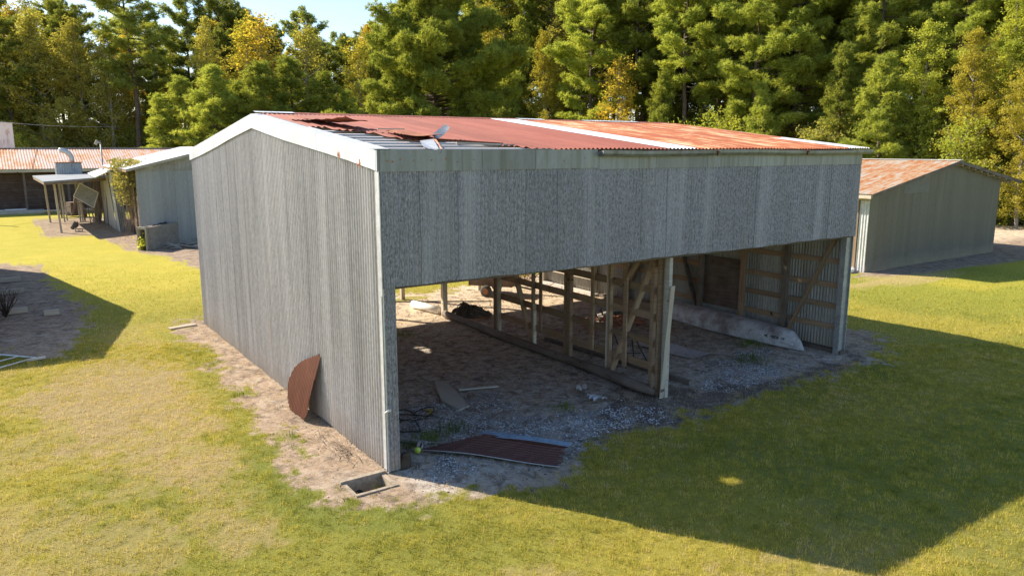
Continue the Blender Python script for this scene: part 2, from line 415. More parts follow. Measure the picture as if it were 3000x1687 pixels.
PIT = (-0.70, -0.12, -0.46, 0.02)
def axis(lo, hi, step, far, extra=()):
    a = list(np.arange(lo, hi + 1e-6, step)); s = step; v = a[-1]
    while v < far: s *= 1.22; v += s; a.append(v)
    s = step; v = a[0]; b = []
    while v > -far: s *= 1.22; v -= s; b.append(v)
    a = np.array(b[::-1] + a)
    for e in extra:
        a[np.argmin(abs(a - e))] = e
    return a
gx = axis(-7, 17, .075, 900, PIT[:2]); gy = axis(-10, 24, .075, 900, PIT[2:])
GX, GY = np.meshgrid(gx, gy, indexing='ij')
def gz(x, y):
    near = np.exp(-np.clip(np.hypot(x - 4, y - 5) - 16, 0, 99) / 8)
    return (fbm(x * 1.1, y * 1.1, 5, 3) - .5) * .05 * near + (fbm(x * 5, y * 5, 8, 3) - .5) * .022 * near - 0.004
GZ = gz(GX, GY)
nx, ny = GX.shape
V = np.stack([GX, GY, GZ], -1).reshape(-1, 3)
ii, jj = np.meshgrid(np.arange(nx - 1), np.arange(ny - 1), indexing='ij')
cxm = (gx[:-1] + gx[1:]) / 2; cym = (gy[:-1] + gy[1:]) / 2
CX, CY = np.meshgrid(cxm, cym, indexing='ij')
keep = ~((CX > PIT[0]) & (CX < PIT[1]) & (CY > PIT[2]) & (CY < PIT[3]))
a0 = (ii * ny + jj)[keep]
F = np.stack([a0, a0 + ny, a0 + ny + 1, a0 + 1], 1)
me = np_mesh('ground', V, F)
INS = sstep(GX, -.1, .3) * sstep(12.8 - GX, 0, .5) * sstep(9 - GY, 0, 1.5) * sstep(GY, -2, -.8)
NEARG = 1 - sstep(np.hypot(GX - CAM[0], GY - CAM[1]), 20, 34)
SUNLIT_SAND = sstep(GY, 7.5, 9.5) * sstep(GX, .2, .6) * sstep(22 - GY, 0, 3)  # sandy dirt, painted brighter where the sun reaches the open back and yard
for nm, arr in zip(('dirt', 'gravel', 'dark', 'dry', 'green', 'yel', 'under', 'sunlit_sand', 'inside'), (*masks(GX, GY), NEARG, SUNLIT_SAND, INS)):
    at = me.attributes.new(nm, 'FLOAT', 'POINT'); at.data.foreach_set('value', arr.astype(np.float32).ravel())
t = NT('ground_grass_and_dirt'); o = t.coord('Object')
def attr(nm): return t.n('Attribute', {'attribute_name': nm}).outputs['Fac']
n0 = t.noise(o, 1.1, 5, .65); n1 = t.noise(o, 9, 5, .7); n2 = t.noise(o, 60, 3, .7); nst = t.noise(t.coord('Object', (14, 90, 20), (0, 0, .5)), 1.0, 3, .7)
g = t.mix(t.rng(n1, .3, .7), (.29, .26, .035), (.48, .42, .065))
g = t.mix(attr('green'), g, (.19, .235, .035))
g = t.mix(t.math('MULTIPLY', attr('yel'), .8), g, t.mix(t.rng(n0, .35, .65), (.41, .365, .045), (.50, .42, .07)))
g = t.mix(attr('dry'), g, t.mix(t.rng(n1, .3, .7), (.36, .27, .12), (.52, .40, .21)))
tf = t.noise(o, 17, 4, .7, .5); g = t.mix(t.math('MULTIPLY', t.rng(tf, .54, .66), .6), g, (.10, .105, .025))
g = t.mix(1.0, g, t.rng(n2, .25, .75, .62, 1.3), 'MULTIPLY')
dd = t.mix(t.rng(n1, .32, .68), (.19, .14, .10), (.42, .32, .23))
dd = t.mix(t.math('MULTIPLY', t.rng(n0, .4, .65), .5), dd, (.32, .235, .17))
dd = t.mix(t.math('MULTIPLY', t.rng(nst, .55, .72), .6), dd, (.55, .46, .36))
dd = t.mix(t.math('MULTIPLY', attr('inside'), .75), dd, t.mix(t.rng(t.noise(o, 5, 6, .75), .36, .62), (.23, .20, .175), (.66, .625, .575)))
vor = t.n('TexVoronoi', Vector=o, Scale=42.0)
gr = t.mix(t.rng(vor.outputs['Distance'], .15, .6), (.5, .51, .53), (.20, .20, .20))
gr = t.mix(1.0, gr, t.rng(t.n('SeparateColor', _0=vor.outputs['Color']).outputs[0], 0, 1, .6, 1.3), 'MULTIPLY')
dd = t.mix(t.math('MULTIPLY', attr('gravel'), t.rng(n1, .35, .6)), dd, gr)
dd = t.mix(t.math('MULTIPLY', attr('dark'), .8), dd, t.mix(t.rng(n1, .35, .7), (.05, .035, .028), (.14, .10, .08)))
dd = t.mix(1.0, dd, t.rng(n2, .25, .75, .7, 1.2), 'MULTIPLY')
# ragged edge between grass and dirt
em = t.rng(t.math('ADD', attr('dirt'), t.math('MULTIPLY', t.math('SUBTRACT', n1, .5), 1.3)), .22, .78)
g = t.mix(t.math('MULTIPLY', attr('under'), .45), g, (.10, .085, .03))  # thatch under the blades, darkened so gaps between them look shaded
dd = t.mix(t.math('MULTIPLY', attr('sunlit_sand'), .7), dd, (.70, .58, .42))
dk = t.noise(o, 3.1, 6, .72, .6); dd = t.mix(t.math('MULTIPLY', t.rng(dk, .5, .6), .72), dd, (.12, .095, .078))
lt = t.noise(o, 2.2, 5, .7, .4); dd = t.mix(t.math('MULTIPLY', t.rng(lt, .5, .62), .55), dd, (.44, .365, .285))
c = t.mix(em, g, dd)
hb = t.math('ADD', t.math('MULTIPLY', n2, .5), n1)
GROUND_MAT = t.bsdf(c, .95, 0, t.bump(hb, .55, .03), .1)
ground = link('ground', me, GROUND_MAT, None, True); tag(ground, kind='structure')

# ------------------------------------------------------------------ the big pole shed
WX, WY, HE, HR, HS = 12.34, 12.41, 4.98, 5.72, 2.935
SL = (HR - HE) / (WY / 2)
def roofz(y): return HE + SL * (y if y < WY / 2 else WY - y)
shed = empty('pole_shed', (WX / 2, WY / 2, 0), 'big grey corrugated pole shed with torn rust-red roof and a wide open front', 'shed')
P = lambda name, mb, mat, par=None, sm=False: mb.build(name, M[mat] if isinstance(mat, str) else mat, par or shed, sm)
# west gable wall, ribs run up to the rake
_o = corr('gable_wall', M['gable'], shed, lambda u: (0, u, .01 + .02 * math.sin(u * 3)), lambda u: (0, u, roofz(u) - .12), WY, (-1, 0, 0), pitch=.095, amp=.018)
_o['label'] = 'sunlit grey corrugated gable wall'
# rake trims: white flat trim with a wide flange lying on the roof edge
def rake(y0, y1, name):
    b = MB(); n = 7
    ys = np.linspace(y0, y1, n)
    for i in range(n - 1):
        for (xa, za, xb, zb) in ((-.045, -.30, -.045, .0), (-.045, .0, .20, .012)):
            A, B = ys[i], ys[i + 1]
            wob = lambda yy: .006 * math.sin(yy * 9)
            p = [(xa + wob(A), A, roofz(A) + za - (.015 * math.sin(A * 5) if za < -.1 else 0)), (xa + wob(B), B, roofz(B) + za - (.015 * math.sin(B * 5) if za < -.1 else 0)), (xb, B, roofz(B) + zb), (xb, A, roofz(A) + zb)]
            q = [Vector(v) + Vector((-.004, 0, -.004)) for v in p]
            b.face(p if y0 > y1 else p[::-1])
    o = P(name, b, 'white_trim')
    return o
rake(-.045, WY / 2, 'rake_trim'); rake(WY / 2, WY + .05, 'rake_trim')
for (y, z) in ((0.62, -.30), (1.42, -.29)):
    b = MB()
    for k in range(5):
        yy = y + random.uniform(-.07, .07); zz = roofz(yy) + z + random.uniform(0, .1)
        b.box((-.0475, yy, zz), (.002, random.uniform(.012, .035), random.uniform(.03, .09)))
    P('rust_patch', b, 'rust_torn')
# corner trim strip and front return
b = MB(); b.box((-.016, .045, 2.37), (.012, .09, 4.66)); b.box((.0, -.016, 2.3), (.016, .02, 4.6)); P('corner_trim', b, 'galv_light')
b = MB(); b.box((-.028, -.012, 3.75), (.014, .10, 1.86)); P('corner_trim', b, 'galv_light')
corr('front_return', M['skirt'], shed, lambda u: (u + .005, -.02, .01), lambda u: (u + .005, -.02, HS + .05), .20, (0, -1, 0), seg=6)
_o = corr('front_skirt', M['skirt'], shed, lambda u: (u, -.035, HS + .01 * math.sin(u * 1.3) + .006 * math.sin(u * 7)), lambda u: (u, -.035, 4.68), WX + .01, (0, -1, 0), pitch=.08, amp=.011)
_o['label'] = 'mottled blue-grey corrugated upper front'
# flat flashing above the skirt
b = MB(); xs = [-.05, 1.75, 3.1, 4.15]
for i in range(3): b.box(((xs[i] + xs[i + 1]) / 2, -.052 - .003 * (i % 2), 4.825), (xs[i + 1] - xs[i] - .004, .004, .32))
P('front_fascia', b, 'fascia_flat')
b = MB(); xs = [4.15, 5.2, 6.3, 7.5, 8.6, 9.9, 11.2, WX + .03]
for i in range(7): b.box(((xs[i] + xs[i + 1]) / 2, -.050 - .003 * (i % 2), 4.79), (xs[i + 1] - xs[i] - .003, .004, .30))
P('flashing_strip', b, 'fascia_flat')
b = MB()
for x in (.12, .2, .33, .55, .85, 1.1, 1.3, 1.6, 1.85, 2.3, 2.75, 3.4, 3.85):
    zz = 4.80 + random.uniform(-.02, .05); b = MB(); b.tube([(x, -.056, zz), (x, -.0615, zz)], random.uniform(.008, .016), 8); P('rust_spot', b, 'rust_torn')
# top flange along the front eave
b = MB(); b.box((1.55, .065, 4.996), (3.2, .25, .004)); P('eave_flange', b, 'white_trim')
# gutter
b = MB(); g0, g1 = 4.17, WX + .27
prof = [(-.06, 4.955), (-.062, 4.87), (-.15, 4.87), (-.19, 4.915), (-.195, 4.965), (-.18, 4.968)]
for i in range(len(prof) - 1):
    (ya, za), (yb, zb) = prof[i], prof[i + 1]
    segs = np.linspace(g0, g1, 9)
    for k in range(8):
        sag0 = -.012 * math.sin(k * 1.3); sag1 = -.012 * math.sin((k + 1) * 1.3)
        b.face([(segs[k], ya, za + sag0), (segs[k], yb, zb + sag0), (segs[k + 1], yb, zb + sag1), (segs[k + 1], ya, za + sag1)])
        b.face([(segs[k], ya, za + sag0 - .002), (segs[k + 1], ya, za + sag1 - .002), (segs[k + 1], yb, zb + sag1 - .002), (segs[k], yb, zb + sag0 - .002)])
for x in (g0, g1): b.face([(x, yy, zz) for yy, zz in prof])
gut = P('gutter', b, 'fascia_flat')
b = MB()
for x in (7.1, 10.0):
    b = MB(); b.beam((x, -.2, 4.97), (x, -.03, 4.9), .02, .01); b.beam((x, -.20, 4.86), (x, -.2, 4.98), .03, .01); b.beam((x - .05, -.2, 4.955), (x + .05, -.205, 4.93), .05, .012); P('gutter_bracket', b, 'rust', gut)
# roof sheets. yfront(x): where the torn sheets begin
def yfront(x):
    pts = [(.10, 3.3), (.44, 3.2), (.5, 2.78), (.8, 2.5), (.93, 2.2), (1.0, 1.55), (1.2, 1.1), (1.65, 1.28), (2.1, 1.1), (2.3, .62), (2.75, .35), (2.95, .06), (3.3, -.07)]
    if x >= 3.3: return -.07
    for (a, c), (d, e) in zip(pts, pts[1:]):
        if a <= x <= d: return c + (e - c) * (x - a) / (d - a) + .03 * math.sin(x * 47)
    return 3.15
def front_roof(name, x0, x1, mat, dz=0.0, trim=0.0):
    return corr(name, M[mat], shed, lambda u: (x0 + u, yfront(x0 + u), roofz(max(0, yfront(x0 + u))) + .018 + dz + .006 * math.sin((x0 + u) * 1.7)),
                lambda u: (x0 + u, WY / 2 - trim, roofz(WY / 2 - trim) + .018 + dz), x1 - x0, (0, 0, 1), pitch=.1, amp=.014, u0=x0)
o = front_roof('roof_sheets', .15, 5.93, 'roof_red'); o['label'] = 'dull red half of the roof'
o = front_roof('roof_sheets', 5.90, 6.68, 'roof_white', .012); o['label'] = 'bare white strip across the red roof'
o = front_roof('roof_sheets', 6.62, WX + .27, 'roof_orange', .004); o['label'] = 'orange streaked half of the roof'
o = front_roof('roof_sheets', WX - .62, WX + .27, 'roof_white', .012, WY / 2 - 2.3); o['label'] = 'bare white end sheet of the roof'
def yback(x):
    if .10 < x < .42: return 12.02 + .1 * math.sin(x * 20)
    if 5.75 < x < 6.9: return 12.1 + .07 * math.sin(x * 11)
    return WY + .1
corr('back_roof', M['roof_orange'], shed, lambda u: (u + .1, WY / 2, HR + .018), lambda u: (u + .1, yback(u + .1), roofz(yback(u + .1)) + .018), WX + .15, (0, 0, 1), pitch=.076, seg=6)
# ridge cap, ragged white bits at both ends
b = MB()
for k in range(26):
    xa = .3 + k * .46; xb = xa + .47
    if k in (14, 15, 19):
        if b.v: P('ridge_cap', b, 'roof_red'); b = MB()
        continue
    dz = .03 + .004 * (k % 2)
    for s in (-1, 1):
        b.face([(xa, WY / 2, HR + dz + .018), (xb, WY / 2, HR + dz + .018), (xb, WY / 2 + s * .16, HR + dz - .02), (xa, WY / 2 + s * .16, HR + dz - .02)])
P('ridge_cap', b, 'roof_red')
for x0, x1 in ((.0, .95), (6.7, 7.6), (8.9, 11.0)):
    b = MB(); n = int((x1 - x0) / .12)
    for k in range(n):
        xa = x0 + k * .12
        b.face([(xa, WY / 2 - .02, HR + .058), (xa + .115, WY / 2 - .02, HR + .058), (xa + .115, WY / 2 - .18 - .05 * random.random(), HR + .026), (xa, WY / 2 - .18 - .05 * random.random(), HR + .026)])
    P('ridge_flashing', b, 'roof_white')
# purlins, white where the roof is gone
for k, y in enumerate((.32, .72, 1.12, 1.52, 1.94, 2.36, 2.9, 3.5, 4.2, 4.9, 5.6)):
    b = MB(); b.beam((.06, y, roofz(y) - .025), (WX - .05, y, roofz(y) - .025), .075 if y < 2.6 else .09, .03, (0, -SL, 1)); P('purlin', b, 'white_wood')
for k, y in enumerate((6.9, 7.7, 8.5, 9.3, 10.1, 10.9, 11.7, 12.25)):
    b = MB(); b.beam((.06, y, roofz(y) - .03), (WX - .05, y, roofz(y) - .03), .09, .035); P('purlin', b, 'lumber')
# boarding under the bottom of the torn area (roof decking scraps)
for x in (.1, 3.2, 6.28, 9.3, 12.2):
    b = MB()
    b.beam((x, .05, roofz(.05) - .14), (x, WY / 2, HR - .13), .05, .17); b.beam((x, WY / 2, HR - .13), (x, WY - .05, roofz(WY - .05) - .14), .05, .17)
    P('rafter', b, 'lumber')
# bent and torn sheets on the roof
def torn(name, pts, mat, curl=.12, nx_=24, amp=.008):
    """quad of corners p00,p10,p11,p01 with ribs along the second direction and a curl at the p1x side"""
    p = [np.array(q, float) for q in pts]; G = np.zeros((nx_, 7, 3))
    for i in range(nx_):
        for j in range(7):
            u = i / (nx_ - 1); v = j / 6
            q = (p[0] * (1 - u) + p[1] * u) * (1 - v) + (p[3] * (1 - u) + p[2] * u) * v
            q = q + np.array([0, 0, amp * math.sin(u * nx_ * math.pi * .5) + curl * (u ** 3) * (1 - v * .6) + .02 * math.sin(v * 5 + u * 3)])
            G[i, j] = q
    b = MB(); b.grid(G); return b
b = torn('t', [(.2, 4.7, roofz(4.7) + .06), (.62, 2.68, roofz(2.7) + .10), (1.15, 2.9, roofz(2.9) + .09), (.8, 4.75, roofz(4.7) + .06)], '', .16)
P('torn_sheet', b, 'rust_torn', None, True)
b = torn('t', [(1.2, 2.3, roofz(2.3) + .06), (.92, 1.0, roofz(1.0) + .07), (1.6, .95, roofz(1.0) + .09), (1.8, 1.9, roofz(1.9) + .07)], '', .06)
P('torn_sheet', b, 'rust_torn', None, True)
b = MB(); b.face([(1.15, .9, roofz(.9) + .04), (1.4, .9, roofz(.9) + .07), (1.0, -.09, 4.93), (.9, .3, 5.03)]); b.face([(1.15, .9, roofz(.9) + .036), (.9, .3, 5.026), (1.0, -.094, 4.926), (1.4, .9, roofz(.9) + .066)])
P('torn_scrap', b, 'galv_light')
b = MB(); b.face([(1.4, .9, roofz(.9) + .07), (1.35, .7, roofz(.9) + .06), (1.0, -.1, 4.945), (1.06, .0, 5.0)]); P('torn_scrap', b, 'rust_torn')
G = np.zeros((12, 5, 3))
for i in range(12):
    for j in range(5):
        u = i / 11; v = j / 4; w_ = .1 + .11 * math.sin(u * math.pi * .85 + .3)
        G[i, j] = (1.6 + u * .42, 1.25 + u * .25 + (v - .5) * .16, roofz(1.4) + .03 + u ** 1.6 * .2 + w_ * .5 * (v - .2))
b = MB(); b.grid(G); P('curled_ridge_piece', b, 'galv_mid', None, True)
b = MB(); b.beam((1.5, 1.25, roofz(1.2) + .04), (2.6, .62, roofz(.6) + .03), .05, .03); P('loose_batten', b, 'rust')
b = MB(); b.beam((1.75, .75, roofz(.7) + .03), (2.75, .5, roofz(.5) + .02), .06, .03); P('loose_batten', b, 'lumber_grey')
b = MB(); b.beam((1.05, 2.3, roofz(2.3) + .09), (1.5, 2.15, roofz(2.2) + .10), .05, .02); P('loose_batten', b, 'lumber_pale')
# east wall, its trim, the back skirt
corr('east_wall', M['inside'], shed, lambda u: (WX, u, .02), lambda u: (WX, u, roofz(u) - .02), WY, (1, 0, 0), pitch=.085, amp=.013)['label'] = 'dark corrugated end wall seen from inside'
b = MB(); b.box((WX + .03, .04, 3.85), (.02, .16, 1.83)); b.box((WX + .012, .06, 1.48), (.02, .14, 2.9)); P('corner_trim', b, 'galv_mid')
corr('back_skirt', M['inside'], shed, lambda u: (u, WY, 3.1), lambda u: (u, WY, HE - .02), WX, (0, 1, 0), seg=6)
for y, z in ((.04, 3.02), (WY - .06, 3.2)):
    b = MB(); b.beam((.05, y, z), (WX - .05, y, z), .05, .24); P('header_beam', b, 'lumber_dark')
b = MB(); b.beam((.06, .03, 4.88), (WX, .03, 4.88), .04, .14); P('header_beam', b, 'lumber')
# west wall inside framing
for y in (.1, 3.1, 6.2, 9.3, 12.3):
    b = MB(); b.beam((.10, y, 0), (.10, y, roofz(y) - .2), .14, .13); P('post', b, 'lumber')
for z in (.6, 1.2, 1.8, 2.4, 3.0, 3.6, 4.2):
    b = MB(); b.beam((.035, .1, z), (.035, WY - .1, z), .04, .12); P('girt', b, 'lumber')
# open back: posts
for x in (3.2, 6.36, 9.4):
    b = MB(); b.beam((x, WY - .02, 0), (x, WY - .02, 4.8), .13, .13, (0, 1, 0)); P('post', b, 'lumber_pale')
b = MB(); b.beam((6.26, 9.33, 0), (6.26, 9.33, 5.0), .15, .14, (0, 1, 0)); P('post', b, 'lumber_pale')
# east wall inside framing
XE = WX - .10
for y, m in ((.10, 'galv_mid'), (1.69, 'lumber_dark'), (3.06, 'lumber'), (4.57, 'lumber_dark'), (6.2, 'lumber'), (7.75, 'lumber'), (9.3, 'lumber_pale'), (10.8, 'lumber'), (12.28, 'lumber_pale')):
    b = MB(); b.beam((XE - .03, y, 0), (XE - .03, y, roofz(y) - .1), .15 if m == 'galv_mid' else .11, .14, (0, 1, 0)); P('post', b, m)
for z in (.62, 1.15, 1.67, 2.27, 2.9, 3.6, 4.3):
    b = MB(); ym = 9.2 if z < 1 else WY - .1
    b.beam((WX - .035, .1, z), (WX - .035, ym, z), .04, .13); P('girt', b, 'lumber')
b = MB(); b.beam((WX - .14, 9.36, .56), (WX - .14, 12.2, .56), .26, .045); P('ledge_board', b, 'lumber_pale')
b = MB(); b.beam((WX - .2, 9.1, .03), (WX - .2, 12.2, .03), .22, .10); P('sill', b, 'concrete_pale')
b = MB(); b.beam((WX - .06, -.02, .03), (WX - .06, 9.0, .03), .24, .12); P('sill', b, 'lumber_dark')
for (ya, za), (yb, zb), m in (((-.0 + .3, 3.0), (1.6, .2), 'lumber'), ((5.72, 3.0), (4.72, .4), 'lumber_dark'), ((6.3, 3.1), (7.7, .3), 'lumber')):
    b = MB(); b.beam((XE - .0, ya, za), (XE - .0, yb, zb), .045, .15, (1, 0, 0)); P('diagonal_brace', b, m)
b = MB(); b.box((WX - .062, 3.82, 1.25), (.012, 1.36, 1.42)); P('plywood_panel', b, 'lumber_dark')
# the open stud partition down the middle
XP = 6.3
def stud(y, z0, z1, wd=.09, m='lumber', x=XP, th=.045, name='partition_stud', lean=0):
    b = MB(); b.beam((x, y, z0), (x + lean, y, z1), wd, th, (0, 1, 0)); return P(name, b, m)
def stud2(y, z0, z1, dy, dx, m='lumber', x=XP, name='partition_stud'):
    b = MB(); b.box((x, y, (z0 + z1) / 2), (dx, dy, z1 - z0)); return P(name, b, m)
TOPZ = 4.85
stud2(.14, 0, TOPZ, .10, .09, 'lumber_grey', XP - .06); stud2(.26, 0, TOPZ, .09, .09, 'lumber_grey', XP + .02); stud2(.36, 0, TOPZ, .06, .10, 'lumber', XP - .05)
stud2(.60, 0, TOPZ, .09, .09)
stud2(1.33, .37, TOPZ, .10, .045, x=XP - .09); stud2(1.90, 0, TOPZ, .05, .09); stud2(1.97, 0, TOPZ, .04, .11, 'lumber_pale')
stud2(2.41, .5, TOPZ, .10, .045, x=XP - .09); stud2(3.33, 0, TOPZ, .12, .10, 'lumber'); stud2(3.46, 0, TOPZ, .09, .09); stud2(4.37, .5, TOPZ, .09, .045, x=XP - .09)
stud2(4.80, 0, TOPZ, .05, .09); stud2(4.74, 0, 1.15, .04, .09, 'lumber_pale'); stud2(6.45, 0, TOPZ, .06, .09); stud2(6.36, 0, TOPZ, .06, .10, 'lumber_pale'); stud2(6.56, 0, TOPZ, .05, .09)
b = MB(); b.beam((XP - .17, .12, .0), (XP - .07, .02, 2.33), .025, .11, (1, 0, 0)); P('leaning_board', b, 'lumber_pale')
for z, x in ((.53, XP + .08), (1.06, XP + .08), (1.61, XP + .08), (2.17, XP + .08), (2.74, XP + .08), (3.4, XP + .08), (4.1, XP + .08)):
    b = MB(); b.beam((x - .02, .2, z - .03), (x - .02, 6.6, z + .02), .045, .155); P('partition_girt', b, 'lumber')
for (ya, za), (yb, zb), x in (((6.15, 2.9), (4.84, .1), XP + .02), ((.55, 3.0), (1.88, .05), XP + .02), ((.8, 2.95), (1.5, 2.1), XP - .07)):
    b = MB(); b.beam((x, ya, za), (x, yb, zb), .05, .14, (1, 0, 0)); P('diagonal_brace', b, 'lumber')
for x in (XP - .07, XP + .07):
    b = MB(); b.beam((x, .3, .045), (x, 6.6, .045), .045, .09); P('partition_sill', b, 'lumber')
b = MB(); b.beam((XP + 1.0, .4, .05), (XP + .7, 5.2, .05), .10, .09); P('partition_sill', b, 'lumber_dark')
# little security light / hook on the corner post
b = MB(); b.beam((-.03, -.03, .99), (.05, -.05, 1.04), .03, .03); b.box((.03, -.05, 1.03), (.05, .03, .04)); P('hinge_hook', b, 'galv_light')
# ------------------------------------------------------------------ things in and around the shed
def solo(name, mb, mat, label, cat, group=None, smooth=False):
    o = mb.build(name, M[mat], None, smooth); return tag(o, label, cat, group)
def sheet_grid(origin, eu, ev, lu, lv, nu, nv, fz, clip=None):
    """a sheet in the plane eu/ev; fz(u,v) gives a 3D offset"""
    o = np.array(origin, float); eu = np.array(eu, float); ev = np.array(ev, float)
    V = []; ok = []
    for i in range(nu + 1):
        for j in range(nv + 1):
            u = i / nu * lu; v = j / nv * lv
            V.append(o + eu * u + ev * v + np.array(fz(u, v)))
    F = []
    for i in range(nu):
        for j in range(nv):
            if clip is None or clip((i + .5) / nu * lu, (j + .5) / nv * lv):
                F.append([i * (nv + 1) + j, (i + 1) * (nv + 1) + j, (i + 1) * (nv + 1) + j + 1, i * (nv + 1) + j + 1])
    return np_mesh('sheet', np.array(V), np.array(F))

# canoe, keel up
can = empty('canoe', (11.78, 3.1, 0), 'pale grey canoe lying upside down along the end wall inside the shed', 'canoe')
n, mseg = 44, 20; G = np.zeros((n, mseg, 3))
def can_c(t): return np.array([11.68 + .30 * t, .66 + 4.95 * t])
for i in range(n):
    t = i / (n - 1)
    wd = .46 * (math.sin(math.pi * min(1, (t + .0) ** .8 * .62 + .0)) ** .8 if t > 0 else 0) + .012
    if t > .55: wd = .46 * (1 - .42 * ((t - .55) / .45) ** 2.2)
    hh = .46 - .06 * abs(t - .45)
    if t < .10: hh *= (1 - (1 - t / .10) ** 2.2) * .93 + .07
    if t > .965: hh *= .84; wd *= .9
    c = can_c(t)
    for j in range(mseg):
        a = math.pi * j / (mseg - 1)
        ca, sa = math.cos(a), math.sin(a)
        xx = math.copysign(abs(ca) ** .86, ca) * wd
        zz = hh * (sa ** .78 if sa > 0 else 0)
        if abs(xx) < wd * .06: zz += .012
        G[i, j] = (c[0] - xx, c[1] - xx * .06, .035 + zz)
b = MB(); b.grid(G); b.face([tuple(p) for p in G[-1]])
t = NT('chalky_canoe_hull'); o_ = t.coord('Object'); a = t.noise(o_, 2.2, 5, .65); c_ = t.noise(o_, 22, 3, .6)
f_ = t.math('ADD', t.math('MULTIPLY', a, .8), t.math('MULTIPLY', c_, .2))
M['canoe'] = t.bsdf(t.ramp(f_, [(.36, (.17, .15, .15)), (.46, (.34, .32, .32)), (.56, (.50, .52, .545)), (.7, (.6, .63, .66))]), .55, 0, t.bump(c_, .1, .003))
b.build('hull', M['canoe'], can, True)
b = MB(); b.tube([tuple(G[i, 0] + np.array([0, 0, .0])) for i in range(0, n, 2)], .014, 6); b.tube([tuple(G[i, -1]) for i in range(0, n, 2)], .014, 6); b.build('gunwale', M['galv_mid'], can, True)
b = MB(); b.tube([tuple(G[i, mseg // 2] + np.array([0, 0, .004])) for i in range(3, n - 1)], .010, 6); b.build('keel', M['galv_mid'], can, True)
b = MB(); p_ = [G[i, 1] + np.array([-.012, 0, .02]) for i in range(2, 6)]; b.tube([tuple(q) for q in p_], .022, 8); b.build('bow_plate', M['galv_light'], can, True)
# registration letters near the bow, worn: 'NC 40CH IN'
def letters(txt, p0, d, up_, size, mat, par):
    b = MB(); seg = {'N': [((0, 0), (0, 1)), ((0, 1), (.6, 0)), ((.6, 0), (.6, 1))], 'C': [((.6, 1), (0, 1)), ((0, 1), (0, 0)), ((0, 0), (.6, 0))],
        '4': [((0, 1), (0, .5)), ((0, .5), (.6, .5)), ((.6, 1), (.6, 0))], '0': [((0, 0), (0, 1)), ((0, 1), (.6, 1)), ((.6, 1), (.6, 0)), ((.6, 0), (0, 0))],
        '8': [((0, 0), (0, 1)), ((0, 1), (.6, 1)), ((.6, 1), (.6, 0)), ((.6, 0), (0, 0)), ((0, .5), (.6, .5))], 'H': [((0, 0), (0, 1)), ((.6, 0), (.6, 1)), ((0, .5), (.6, .5))], 'I': [((.3, 0), (.3, 1))]}
    d = Vector(d).normalized(); up_ = Vector(up_).normalized(); nr = d.cross(up_); x = 0
    for ch in txt:
        for (a0, a1) in seg.get(ch, []):
            A = Vector(p0) + d * (x + a0[0] * size) + up_ * (a0[1] * size); B = Vector(p0) + d * (x + a1[0] * size) + up_ * (a1[1] * size)
            b.beam(A, B, size * .2, .006, nr)
        x += size * .9
    b.build('registration_letters', M[mat], par)
i0, i1 = 4, 12
pa = Vector(G[9, 2]) + Vector((-.016, 0, 0)); pb = Vector(G[4, 2]) + Vector((-.016, 0, 0)); upv = Vector(G[7, 5]) - Vector(G[7, 2])
letters('NC 48CN IN', pa, pb - pa, upv, .062, 'blackpaint', can)

# fallen pole lying beside the partition, and the white pipe behind it
b = MB(); pts = []; rr = []
for i in range(20):
    t_ = i / 19; pts.append((6.02 + .14 * t_ + .03 * math.sin(t_ * 6), .22 + 8.9 * t_, .115 + .012 * math.sin(t_ * 9))); rr.append(.105 + .012 * math.sin(t_ * 13) + .015 * (1 - t_) * 0 - (.05 if i == 0 else 0))
b.tube(pts, rr, 14); solo('fallen_pole', b, 'lumber_dark', 'long dark round pole lying on the dirt beside the stud partition', 'pole', smooth=True)
b = MB(); b.tube([(5.98, 10.85, .14), (6.1, 10.2, .135), (6.23, 9.60, .13)], [.12, .12, .12], 16); solo('white_pipe', b, 'white_paint', 'short thick white pipe lying in the sun behind the dark pole', 'pipe', smooth=True)
# heap of dark sacking beside the rear post
heap = empty('sack_heap', (6.85, 8.95, 0), 'heap of mouldy dark sacking beside the rear wooden post', 'sacks')
for k, (cx_, cy_, r_, h_) in enumerate(((6.7, 9.0, .34, .26), (7.0, 8.8, .33, .30), (6.85, 9.15, .3, .34), (7.25, 8.7, .22, .16))):
    G = np.zeros((14, 9, 3))
    for i in range(14):
        for j in range(9):
            a = 2 * math.pi * i / 13; v = j / 8 * math.pi / 2
            rad = r_ * (1 + .16 * math.sin(a * 3 + k) + .1 * math.sin(a * 7 + v * 5 + k))
            G[i, j] = (cx_ + rad * math.cos(a) * math.cos(v) * 1.15, cy_ + rad * math.sin(a) * math.cos(v) * .8, max(0, h_ * math.sin(v) * (1 + .15 * math.sin(a * 5 + v * 9))) + .02 * math.sin(j * 2 + i))
    b = MB(); b.grid(G); b.build('sack', M['burlap'], heap)
b = MB()
for k in range(12):
    a = random.uniform(0, 6.28); b.beam((6.9 + .45 * math.cos(a), 8.9 + .3 * math.sin(a), random.uniform(.1, .3)), (6.9 + .6 * math.cos(a + .6), 8.9 + .4 * math.sin(a + .6), random.uniform(.02, .15)), .03, .008)
b.build('torn_strips', M['lumber_grey'], heap)

